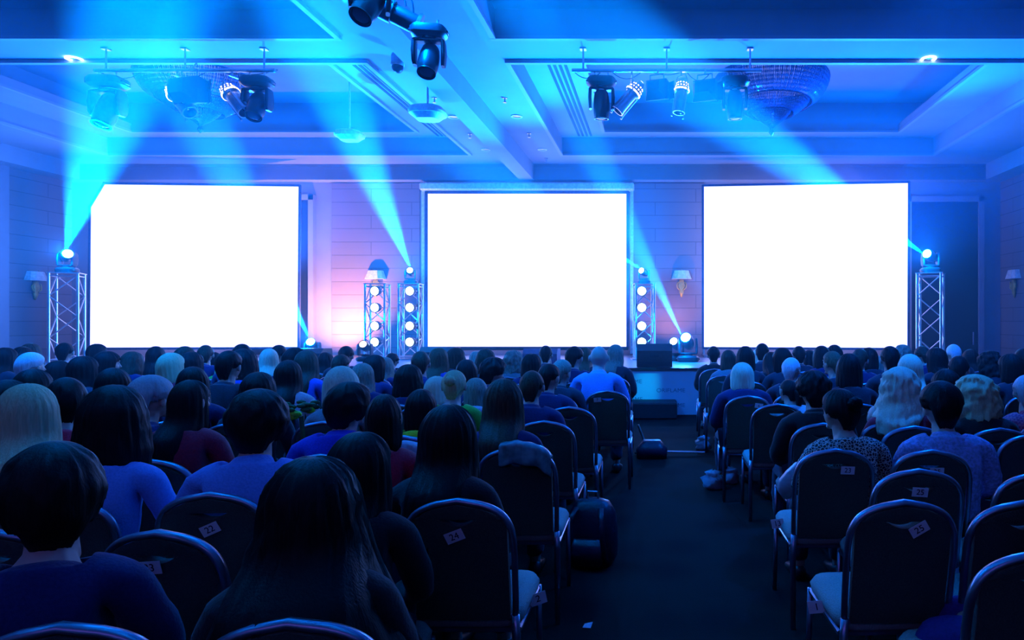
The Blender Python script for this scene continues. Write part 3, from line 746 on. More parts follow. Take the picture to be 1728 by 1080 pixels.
def chair(x, y, rz, label, group='upholstered banquet chairs in rows'):
    global _ch_used
    if not _ch_used:
        _ch_used = True; CH0.location = (x, y, 0); CH0.rotation_euler = (0, 0, rz); tag(CH0, label, 'chair', group); return CH0
    c = dup(CH0, (x, y, 0), rz, label, group); c['category'] = 'chair'; return c
def sticker(ch, num, x, z, tilt, name='number_sticker', w=.07, h=.042):
    q = Vector((x, yb(z) - .0275, z)); lean = math.atan2(.085, .48)
    mtx = T(q, Matrix.Rotation(lean, 3, 'X') @ Matrix.Rotation(tilt, 3, 'Y'))
    m = MB(); m.add([mtx @ Vector(v) for v in ((-w / 2, 0, -h / 2), (w / 2, 0, -h / 2), (w / 2, 0, h / 2), (-w / 2, 0, h / 2), (-w / 2, .002, -h / 2), (w / 2, .002, -h / 2), (w / 2, .002, h / 2), (-w / 2, .002, h / 2))],
                    [(0, 1, 2, 3), (7, 6, 5, 4), (0, 4, 5, 1), (1, 5, 6, 2), (2, 6, 7, 3), (3, 7, 4, 0)])
    o = m.obj(name, M['paper'], ch); o['label'] = 'white paper sticker reading %s' % num
    t = text(num, (0, 0, 0), h * .85, M['ink'], name='printed_number', ext=.0004); t.parent = o
    t.matrix_local = mtx @ Matrix.Translation((0, -.0012, 0)) @ Matrix.Rotation(R(90), 4, 'X')

# ================================================================ PEOPLE
def evaluated(o):
    dg = bpy.context.evaluated_depsgraph_get(); dg.update()
    me = bpy.data.meshes.new_from_object(o.evaluated_get(dg)); old = o.data
    bpy.data.objects.remove(o); return me
def skin_obj(chains, sub=1):
    """chains: list of [(co, radius or (rx, ry))...]; first vertex of later chains may be an index into all vertices"""
    vs = []; es = []; rs = []
    for ch in chains:
        prev = None
        for it in ch:
            if isinstance(it, int): prev = it; continue
            co, r = it; vs.append(co); rs.append(r if isinstance(r, tuple) else (r, r)); i = len(vs) - 1
            if prev is not None: es.append((prev, i))
            prev = i
    me = bpy.data.meshes.new('skin'); me.from_pydata(vs, es, []); o = bpy.data.objects.new('skin', me); COL.objects.link(o)
    md = o.modifiers.new('s', 'SKIN'); md.use_smooth_shade = True
    for i, d in enumerate(me.skin_vertices[0].data): d.radius = rs[i]; d.use_root = (i == 0)
    if sub: ss = o.modifiers.new('b', 'SUBSURF'); ss.levels = sub
    return o
def sphere_pts(c, r, mb, nu=20, nv=14, fn=None):
    prof = []; vs = []; fs = []
    for i in range(nv + 1):
        ph = math.pi * i / nv
        for j in range(nu):
            th = 2 * math.pi * j / nu
            d = Vector((math.sin(ph) * math.cos(th), math.sin(ph) * math.sin(th), math.cos(ph)))
            p = Vector((d.x * r[0], d.y * r[1], d.z * r[2]))
            if fn: p = fn(p, d)
            vs.append(p + Vector(c))
    for i in range(nv):
        for j in range(nu): fs.append((i * nu + j, i * nu + (j + 1) % nu, (i + 1) * nu + (j + 1) % nu, (i + 1) * nu + j))
    mb.add(vs, fs)
NECK = Vector((0, -.05, 1.06)); HC = Vector((0, -.01, 1.185))     # neck pivot, skull centre
def skull(p, d):
    q = p.copy()
    if d.z < 0:
        q.x *= 1 - .28 * (-d.z) ** 1.3                      # jaw narrows
        if d.y > 0: q.y += .012 * (-d.z)
        else: q.y *= 1 - .42 * (-d.z) ** 1.1                # hollow under the occiput
    if d.y > .55 and d.z > -.1: q.y -= .006                 # flat forehead
    return q
def head_mb(mb):
    sphere_pts(HC, (.076, .098, .112), mb, 24, 18, skull)
    h = HC
    mb.tube([h + Vector((0, .093, .03)), h + Vector((0, .103, .0)), h + Vector((0, .116, -.028)), h + Vector((0, .1, -.036))], [.009, .011, .016, .01], 8)
    for s in (-1, 1):
        mb.tube([h + Vector((s * .045, .085, .038)), h + Vector((s * .02, .096, .034))], [.007, .01], 6)                         # brow
        sphere_pts(h + Vector((s * .031, .084, .012)), (.012, .01, .009), mb, 8, 6)                                             # eyeball
        sphere_pts(h + Vector((s * .079, -.008, -.005)), (.009, .019, .032), mb, 12, 8, lambda p, d: Vector((p.x + .006 * s, p.y + .1 * p.z, p.z)))  # ear
    sphere_pts(h + Vector((0, .089, -.058)), (.026, .012, .009), mb, 12, 8); sphere_pts(h + Vector((0, .083, -.09)), (.022, .018, .018), mb, 10, 8)
def arms(fat=0.0, hands=True, pose=0):
    ch = []
    hand = []
    for s in (-1, 1):
        sh = (s * .18, -.085, .975); el = (s * .235, -.04, .74); wr = (s * .12, .24, .62)
        if pose == 1: el = (s * .24, -.02, .74); wr = (s * .05, .2, .66)
        if pose == 2 and s == 1: wr = (.10, .30, .74)
        hand.append((s, Vector(el), Vector(wr)))
        ch.append((s, sh, el, wr))
    return ch, hand
def body_chains(f=0.0, head=True, pose=0, legs=True, forearm=True, sh=0.0):
    c = [[((0, -.09, .57), (.155 + f, .115 + f)), ((0, -.12, .68), (.135 + f, .10 + f)), ((0, -.13, .82), (.14 + f, .10 + f)), ((0, -.115, .93), (.155 + f, .105 + f)), ((0, -.085, 1.015), (.10 + f, .075 + f)), ((0, -.06, 1.06), (.054 + f * .4, .054 + f * .4))]]
    if head: c[0].append(((0, -.03, 1.12), (.05, .05)))
    ar, _ = arms(pose=pose)
    for s, a, e, w_ in ar:
        m_ = tuple((Vector(a) + Vector(e)) / 2)
        k = [3, ((s * .11, -.095, .995), .062 + f), (a, .052 + f), (m_, .045 + f), (e, .04 + f)]
        if forearm: k += [(tuple((Vector(e) + Vector(w_)) / 2), .038 + f), (w_, .027 + f * .8)]
        c.append(k)
    if legs:
        for s in (-1, 1):
            c.append([0, ((s * .09, -.02, .56), .088 + f), ((s * .11, .2, .555), .078 + f), ((s * .12, .4, .53), .06 + f), ((s * .12, .43, .3), .052 + f), ((s * .12, .42, .1), .036 + f), ((s * .12, .46, .06), .035 + f), ((s * .125, .58, .04), .03 + f)])
    return c
def hand_mb(mb, s, el, wr):
    d = (wr - el).normalized(); side = Vector((0, 0, 1)).cross(d).normalized(); up = d.cross(side)
    rot = Matrix((side, d, up)).transposed()
    if 1:
        pc = wr + d * .05 - up * .006; mb.box(pc, (.078, .1, .028), rot, .012)
    for k, (L, off) in enumerate(((.062, -.03), (.074, -.01), (.078, .011), (.066, .031))):
        b = pc + d * .045 + side * off * s; c = b + d * L * .5 - up * .008; e = b + d * L * .85 - up * .03
        mb.tube([b - d * .02, b, c, e], [.0095, .009, .0085, .007], 7)
    b = pc - d * .02 - side * .035 * s; mb.tube([b, b - side * .025 * s + d * .025 - up * .005, b - side * .03 * s + d * .055 - up * .015], [.013, .011, .008], 7)
def body_mesh(name, yaw=0.0, nod=0.0, pose=0):
    o = skin_obj(body_chains(pose=pose), 1); me = evaluated(o)
    mb = MB(); mb.add([v.co for v in me.vertices], [tuple(p.vertices) for p in me.polygons])
    h = MB(); head_mb(h); rot = Matrix.Rotation(yaw, 3, 'Z') @ Matrix.Rotation(nod, 3, 'X')
    mb.add([NECK + rot @ (Vector(v) - NECK) for v in h.v], h.f)
    mb.tube([NECK + Vector((0, 0, -.02)), NECK + rot @ (Vector((0, -.03, 1.10)) - NECK), NECK + rot @ (HC - NECK) + Vector((0, -.02, -.03))], [.06, .054, .05], 12)
    for s, el, wr in arms(pose=pose)[1]: hand_mb(mb, s, el, wr)
    o = mb.obj('tmp', M['skin']); rm = o.modifiers.new('r', 'REMESH'); rm.mode = 'VOXEL'; rm.voxel_size = .0068; rm.use_smooth_shade = True
    sm = o.modifiers.new('m', 'SMOOTH'); sm.iterations = 3; sm.factor = .5
    me = evaluated(o); me.name = name; return me
def cloth_mesh(name, f, kind, pose=0):
    if kind == 'legs':
        ch = [[((0, -.09, .575), (.165 + f, .125 + f))]]
        for s in (-1, 1): ch.append([0, ((s * .09, -.02, .56), .1 + f), ((s * .11, .2, .555), .09 + f), ((s * .12, .4, .53), .072 + f), ((s * .12, .43, .3), .064 + f), ((s * .12, .42, .12), .056 + f)])
        o = skin_obj(ch, 2)
    else:
        ch = body_chains(f, head=False, pose=pose, legs=False, forearm=(kind != 'short'))
        ch[0][5] = ((0, -.068, 1.045), (.066 + f * .3, .066 + f * .3))
        if kind in ('jacket', 'shirt'): ch[0].append(((0, -.062, 1.075), (.062 + f * .3, .062 + f * .3)))
        o = skin_obj(ch, 2)
    me = evaluated(o); me.name = name; me.materials.clear(); me.materials.append(M['skin'])
    me.polygons.foreach_set('use_smooth', [True] * len(me.polygons))
    rnd = random.Random(5)
    for v in me.vertices:                                   # soft folds
        n1 = noise.noise(v.co * 9 + Vector((f * 90, 3, 1))) ; n2 = noise.noise(Vector((v.co.x * 6, v.co.y * 6, v.co.z * 26 + v.co.x * 12)))
        v.co += v.normal * (.006 * n1 + .006 * n2)
    return me
def shoe_mesh(s):
    m = MB(); x = s * .122
    m.loft([[Vector((x + math.cos(a) * w_, y, .004 + (1 + math.sin(a)) * .5 * h_)) for a in [2 * math.pi * j / 12 for j in range(12)]] for y, w_, h_ in ((.385, .02, .07), (.4, .04, .1), (.45, .046, .1), (.52, .05, .075), (.6, .046, .055), (.64, .02, .035))])
    return m.mesh('shoe', M['leather'], True)

# hair: a shell that starts at the crown, follows the skull and then hangs
def hair_mesh(name, hem, spread=1.0, thick=.016, open_front=62, wave=0.0, strand=.0035, messy=0.0, side_short=None, tail=None, bun=False, part=True, flare=0.0, seed=1, nape_in=0.0):
    """hem: how far the hair reaches below the skull centre at the back (m)"""
    rnd = random.Random(seed); mb = MB(); NU, NV = 72, 26
    ax, ay, az = .076 + thick, .1 + thick, .112 + thick
    outer = []; inner = []
    for i in range(NV + 1):
        t = i / NV; ro = []; ri = []
        for j in range(NU):
            u = -math.pi + 2 * math.pi * j / NU                 # 0 = front (+y)
            deg = abs(math.degrees(u))
            # hem height depends on the direction
            if deg < open_front: low = .052 - .03 * (deg / open_front) ** 3          # hairline on the forehead
            else:
                k = min(1, (deg - open_front) / 30); k = k * k * (3 - 2 * k)
                back = -hem
                if side_short is not None and deg < 128: back = -side_short
                elif side_short is not None: kk = min(1, (deg - 128) / 25); back = -(side_short + (hem - side_short) * kk)
                low = .022 + (back - .022) * k
            low += rnd.uniform(-.004, .004) * (1 if hem < .1 else 2.2)
            # path: angle over the skull until its widest ring, then straight down
            total = 1.25 + max(0, -low) / .1
            s_ = t * total
            zt = az * math.cos(min(s_, 1.0) * math.pi / 2) if low < 0 else None
            if low >= 0:
                ph = t * math.acos(max(-1, min(1, low / az))); z = az * math.cos(ph); rr = math.sin(ph)
            else:
                tt = t
                f0 = 1.5708 * az / (1.5708 * az - low)
                if tt <= f0: ph = tt / f0 * math.pi / 2; z = az * math.cos(ph); rr = math.sin(ph)
                else:
                    z = low * (tt - f0) / (1 - f0); q = -z
                    drop = min(1, q / .12); 
                    if side_short is not None or hem <= .12: rr = math.sqrt(max(0, 1 - (q / .17) ** 2)) * (1 - nape_in * drop)       # short: hugs the skull
                    else: rr = 1.0 + (spread - 1) * drop + flare * max(0, q - .12) - nape_in * max(0, (q - .1) / .1) * .4
            back_k = max(0, -math.cos(u)) 
            off = 0.0
            if hem > .22 and z < -.06:
                kk = min(1, (-z - .06) / .13); kk = kk * kk * (3 - 2 * kk); off = -.105 * kk * min(1, back_k * 1.4 + .1)
            w_ = wave * math.sin(z * 70 + u * 3) * min(1, max(0, -z + .06) * 10)
            st = strand * (math.sin(u * 46 + math.sin(z * 18 + u * 5) * 1.6) + .6 * math.sin(u * 19 + 2 + z * 9))
            st += messy * noise.noise(Vector((math.sin(u) * 4, math.cos(u) * 4, z * 26 + seed)))
            st *= min(1, rr * 1.6)
            if side_short is not None or hem <= .12:
                e_ = max(0, (t - .72) / .28) ** 2; rr *= 1 - e_ * (.1 + thick * 4); st *= 1 - e_
            else: rr *= 1 - .06 * max(0, (t - .85) / .15) ** 2
            groove = -.006 * math.exp(-(math.sin(u) * rr * ax / .008) ** 2) if (part and math.cos(u) > -.3 and z > .04) else 0
            x = math.sin(u) * (ax * rr * (1 if hem <= .12 else 1) + st + w_); y = math.cos(u) * (ay * (min(rr, 1.0) + (rr - min(rr, 1.0)) * .35) + st + w_) - .006 + off
            ro.append(HC + Vector((x, y, z + groove)))
            kf = .82 if rr > .3 else .9
            ri.append(HC + Vector((x * kf, (y + .006) * kf - .006, (z - .004) if t == 1 else min(z, z * .9 if z > 0 else z))))
        outer.append(ro); inner.append(ri)
    rings = outer + inner[::-1]
    mb.loft(rings, caps=True)
    if tail:
        (px, pz, L, r0, droop) = tail
        b = HC + Vector((px, -ay + .004, pz)); pts = []; rs = []
        for k in range(12):
            t = k / 11; pts.append(b + Vector((px * .3 * t + .012 * math.sin(5 * t), -.045 * math.sin(min(1, t * 2.2) * math.pi / 2) + .02 * t, .015 * math.sin(t * 3.1 * 2) * (t < .3) - L * t ** 1.1))); rs.append(r0 * (.45 + 1.1 * math.sin(math.pi * min(1, t * 1.15 + .12)) ** .7) * (1 - .55 * t))
        mb.tube(pts, rs, 14)
    if bun:
        for a, rr, dz in ((0, .034, 0),): sphere_pts(HC + Vector((0, -ay - .006, .05 if bun == 1 else .0)), (.04, .03, .038), mb, 18, 12, lambda p, d: p * (1 + .07 * math.sin(9 * math.atan2(d.z, d.x))))
    for i in range(len(mb.v)): mb.v[i] = tuple(Vector(mb.v[i]) - NECK)
    me = mb.mesh(name, M['hair_dark'], True)
    bm = bmesh.new(); bm.from_mesh(me); bmesh.ops.remove_doubles(bm, verts=bm.verts, dist=.0004); bmesh.ops.recalc_face_normals(bm, faces=bm.faces); bm.to_mesh(me); bm.free()
    return me
M['skin'] = mat('skin', (.55, .36, .28), .55, vary=.06, scale=12)
M['leather'] = mat('shoe_leather', (.02, .018, .018), .4)
def hairmat(name, col, vary=.35, rough=.55):
    m = mat(name, col, rough, vary=vary, scale=1.0, spec=.15)
    nt = m.node_tree; tc = [n for n in nt.nodes if n.type == 'TEX_COORD'][0]; nz = [n for n in nt.nodes if n.type == 'TEX_NOISE'][0]; b = nt.nodes['Principled BSDF']
    mp = nt.nodes.new('ShaderNodeMapping'); mp.inputs['Scale'].default_value = (170, 170, 9); nt.links.new(tc.outputs['Object'], mp.inputs[0]); nt.links.new(mp.outputs[0], nz.inputs['Vector'])
    nz.inputs['Detail'].default_value = 4
    bp = nt.nodes.new('ShaderNodeBump'); bp.inputs['Strength'].default_value = .6; bp.inputs['Distance'].default_value = .004
    nt.links.new(nz.outputs['Fac'], bp.inputs['Height']); nt.links.new(bp.outputs['Normal'], b.inputs['Normal']); return m
HAIRC = {'k': ('hair_dark', (.007, .006, .006)), 'b': ('hair_brown', (.06, .035, .022)), 'm': ('hair_midbrown', (.14, .085, .05)), 'y': ('hair_blond', (.62, .52, .28)), 'Y': ('hair_bright_blond', (.8, .76, .52)),
         'g': ('hair_grey', (.45, .45, .45)), 'w': ('hair_white', (.75, .75, .75)), 'd': ('hair_ash', (.3, .26, .2))}
for k_, (nm, c) in HAIRC.items(): M[nm] = hairmat(nm, c, .14 if k_ in 'yYgw' else .35)
STY = {
 'short': dict(hem=.1, nape_in=.05, thick=.014, messy=.004, strand=.001, side_short=.004, part=False),
 'thick': dict(hem=.1, nape_in=.0, thick=.024, messy=.014, strand=.002, side_short=.025, part=False),
 'full': dict(hem=.125, nape_in=.02, thick=.022, messy=.008, strand=.0015, side_short=.06, part=False),
 'crop': dict(hem=.095, nape_in=.05, thick=.012, strand=.0008, side_short=.002, part=False),
 'bob': dict(hem=.165, spread=1.06, thick=.022, nape_in=.5, strand=.003),
 'fullbob': dict(hem=.2, spread=1.14, thick=.028, nape_in=.35, strand=.003, messy=.006),
 'long': dict(hem=.36, spread=1.08, thick=.02, flare=.45, strand=.0035),
 'widelong': dict(hem=.64, spread=1.28, thick=.03, flare=4.2, strand=.005, messy=.01),
 'mid': dict(hem=.26, spread=1.1, thick=.02, flare=.25, strand=.003),
 'tight': dict(hem=.09, nape_in=.0, thick=.01, strand=.0022, side_short=.03, tail=(.01, .02, .26, .03, 0)),
 'bun': dict(hem=.09, nape_in=.0, thick=.01, strand=.0025, side_short=.03, bun=1),
 'lowbun': dict(hem=.09, nape_in=.0, thick=.013, strand=.0025, side_short=.03, bun=2),
 'curly': dict(hem=.17, spread=1.15, thick=.036, messy=.03, strand=.004, part=False, nape_in=.5, wave=.005),
 'wavy': dict(hem=.25, spread=1.2, thick=.032, messy=.022, strand=.006, wave=.007, part=False),
}
HAIR = {k_: hair_mesh('hair_' + k_, seed=i + 1, **v) for i, (k_, v) in enumerate(STY.items())}
POSES = [(0, 0, 0), (R(22), 0, 1), (R(-24), 0, 0), (R(8), R(-14), 1), (R(-6), R(5), 0)]
BODY = [body_mesh('person_body', y, n_, p) for y, n_, p in POSES]
CLOTH = {(k_, p): cloth_mesh(k_, f, kind, p) for k_, f, kind in (('jacket', .024, 'jacket'), ('shirt', .014, 'shirt'), ('sweater', .018, 'long'), ('tshirt', .012, 'short')) for p in (0, 1)}
LEGS = cloth_mesh('trousers', 0.0, 'legs')
SHOE = {s: shoe_mesh(s) for s in (-1, 1)}
TOPC = {'navy': (.012, .02, .1), 'black': (.012, .012, .014), 'white': (.75, .78, .8), 'lightblue': (.15, .42, 1.0), 'red': (.95, .02, .06), 'yellow': (.75, .6, .02), 'green': (.05, .5, .06), 'grey': (.25, .26, .28),
        'teal': (.05, .3, .32), 'purple': (.2, .03, .42), 'blue': (.05, .1, .5), 'royal': (.03, .06, .6), 'darkred': (.45, .01, .04), 'pink': (.7, .2, .3), 'dark': (.03, .03, .05), 'cream': (.6, .56, .45)}
for k_, c in TOPC.items(): M['top_' + k_] = mat('cloth_' + k_, c, .85, bump=.25, scale=120, vary=.12, sheen=.15, spec=.2)
def pattern(name, kind):
    m = bpy.data.materials.new(name); m.use_nodes = True; nt = m.node_tree; b = nt.nodes['Principled BSDF']; b.inputs['Roughness'].default_value = .85
    tc = nt.nodes.new('ShaderNodeTexCoord'); r = nt.nodes.new('ShaderNodeValToRGB'); r.color_ramp.interpolation = 'LINEAR'; e = r.color_ramp.elements
    if kind == 'leopard':
        t = nt.nodes.new('ShaderNodeTexVoronoi'); t.feature = 'DISTANCE_TO_EDGE'; t.inputs['Scale'].default_value = 62; e[0].position = .07; e[0].color = (.6, .68, .6, 1); e[1].position = .12; e[1].color = (.01, .01, .012, 1)
        nt.links.new(tc.outputs['Object'], t.inputs['Vector']); nt.links.new(t.outputs['Distance'], r.inputs['Fac'])
    elif kind == 'stripe':
        t = nt.nodes.new('ShaderNodeTexWave'); t.bands_direction = 'X'; t.inputs['Scale'].default_value = 14; e[0].position = .45; e[0].color = (.02, .02, .06, 1); e[1].position = .55; e[1].color = (.7, .72, .75, 1)
        nt.links.new(tc.outputs['Object'], t.inputs['Vector']); nt.links.new(t.outputs['Fac'], r.inputs['Fac'])
    else:
        t = nt.nodes.new('ShaderNodeTexChecker'); t.inputs['Scale'].default_value = 60; t.inputs['Color1'].default_value = (.7, .12, .18, 1); t.inputs['Color2'].default_value = (.4, .04, .12, 1)
        nt.links.new(tc.outputs['Object'], t.inputs['Vector']); nt.links.new(t.outputs['Color'], b.inputs['Base Color']); return m
    nt.links.new(r.outputs['Color'], b.inputs['Base Color']); return m
M['top_leopard'] = pattern('leopard_print_cloth', 'leopard'); M['top_stripe'] = pattern('striped_cloth', 'stripe'); M['top_check'] = pattern('checked_cloth', 'check')
M['top_denim'] = mat('cloth_denim', (.28, .4, .7), .8, bump=.5, scale=60, vary=.3)
def part(name, me, m, parent, loc=(0, 0, 0), rot=(0, 0, 0), sc=(1, 1, 1)):
    o = bpy.data.objects.new(name, me); COL.objects.link(o); o.parent = parent; o.location = loc; o.rotation_euler = rot; o.scale = sc
    if m: o.material_slots[0].link = 'OBJECT'; o.material_slots[0].material = m
    return o
HAIRSHOW = {'bald': 'crop'}
GARM = {'jacket': 'jacket', 'shirt': 'shirt', 'sweater': 'sweater', 'tshirt': 't_shirt'}
GRP = 'seated audience seen from behind'
placed = []
def clash(x, y):
    c = 0
    for a, b in placed:
        dx = abs(x - a); dy = abs(y - b)
        if dx < .46 and dy < .74: c += (.46 - dx) * (.74 - dy) * 22
    return c
def settle(px, py, Y, span=.8, step=.06):
    """the free depth nearest to Y on this line of sight"""
    best = None
    for k in range(-int(span / step), int(span / step) + 1):
        y = Y + k * step; zt = PZ(py, y)
        if not 1.1 < zt < 1.42: continue
        c = clash(PX(px, y), y) * 4 + abs(k * step) * .5 + abs(zt - 1.27) * 2
        if best is None or c < best[0]: best = (c, y)
    return best[1] if best else Y
# chairs whose backs the photo shows under their sitters: sitter (px, py) -> chair (px, top py), sticker, label
SEEN = {
 (758, 681): (773, 845, ('24', -.01, .79, R(-22)), 'chair with tilted sticker 24 beside the aisle, bottom middle'),
 (437, 655): (343, 835, ('22', .005, .79, R(-24)), 'chair with tilted sticker 22 under the light blue shirt'),
 (850, 638): (870, 757, None, 'chair with a shiny jacket draped over its back, beside the aisle'),
 (898, 625): (918, 712, None, 'chair just beyond the one with the draped jacket'),
 (924, 613): (960, 688, None, 'chair of the row with the fair cropped head, at the aisle'),
 (1011, 582): (1025, 660, ('7', -.09, .84, R(-4)), 'chair with small sticker under the bald light blue shirt'),
 (1420, 655): (1408, 760, ('23', .06, .82, R(2)), 'chair with straight sticker 23 behind the leopard print top'),
 (1587, 642): (1575, 762, ('25', .02, .82, R(0)), 'chair with dim sticker and open handhole behind the denim jacket'),
 (1372, 624): (1388, 716, None, 'chair at the leopard print top left shoulder'),
 (1333, 640): (1312, 683, None, 'chair under the white long-sleeved ponytail'),
 (1252, 611): (1262, 669, ('6', .09, .84, R(8)), 'chair of the smooth blond bob, standing at the aisle'),
 (1229, 590): (1222, 634, None, 'chair at the aisle two rows before the smooth blond bob'),
 (104, 742): (72, 1060, None, 'chair rim catching light at the bottom left corner'),
 (528, 768): (470, 1052, None, 'chair rim at the bottom edge under the very long black hair'),
 (1204, 584): (1206, 623, None, 'chair at the aisle, first row of the right block'),
}
CHAIRS = {}
def person(px, py, Y, style, hc, kind, tc, label, pose=0, rz=0.0, hs=1.0, ws=1.0, chair_=True, dx=0.0, fix=False):
    sc_ = SEEN.get((px, py))
    if sc_: cY = .66 * F / (sc_[1] - VY) + .31; Y = cY - .04
    elif not fix and px != 600: Y = settle(px, py, Y)
    zt = PZ(py, Y); st = 'crop' if style == 'bald' else style
    hz = 1 + (hs - 1) * .8; top = NECK.z + (HC.z + .112 + STY[st].get('thick', .016) - NECK.z) * (hz if style != 'bald' else 1)
    s = zt / top; x = PX(px, Y) + dx
    p = bpy.data.objects.new('person', BODY[pose]); COL.objects.link(p)
    p.location = (x, Y, 0); p.rotation_euler = (0, 0, rz); p.scale = (min(1.06, max(.96, s ** .5)) * min(ws, 1.1), min(1.0, s ** .3), s)
    tag(p, label, 'person', GRP)
    yaw, nod, ps = POSES[pose]
    if style != 'bald': part('hair', HAIR[st], M[HAIRC[hc][0]], p, tuple(NECK), (nod, 0, yaw), (hs, hs if hs < 1.1 else 1.08, hz))
    part(GARM[kind], CLOTH[(kind, ps)], M['top_' + tc], p)
    part('trousers', LEGS, M['top_dark'], p)
    for q in (-1, 1): part('shoe', SHOE[q], None, p)
    placed.append((x, Y))
    if chair_:
        if sc_:
            c = chair(PX(sc_[0], cY - .31), cY, rz * .3, sc_[3])
            if sc_[2]: sticker(c, *sc_[2])
            CHAIRS[(px, py)] = c
        else: chair(x, Y, rz * .3, 'chair under the ' + ' '.join(label.split()[:13]))
    return p
M['top_purple_dark'] = mat('cloth_dark_purple', (.05, .012, .16), .8, bump=.2, scale=90)
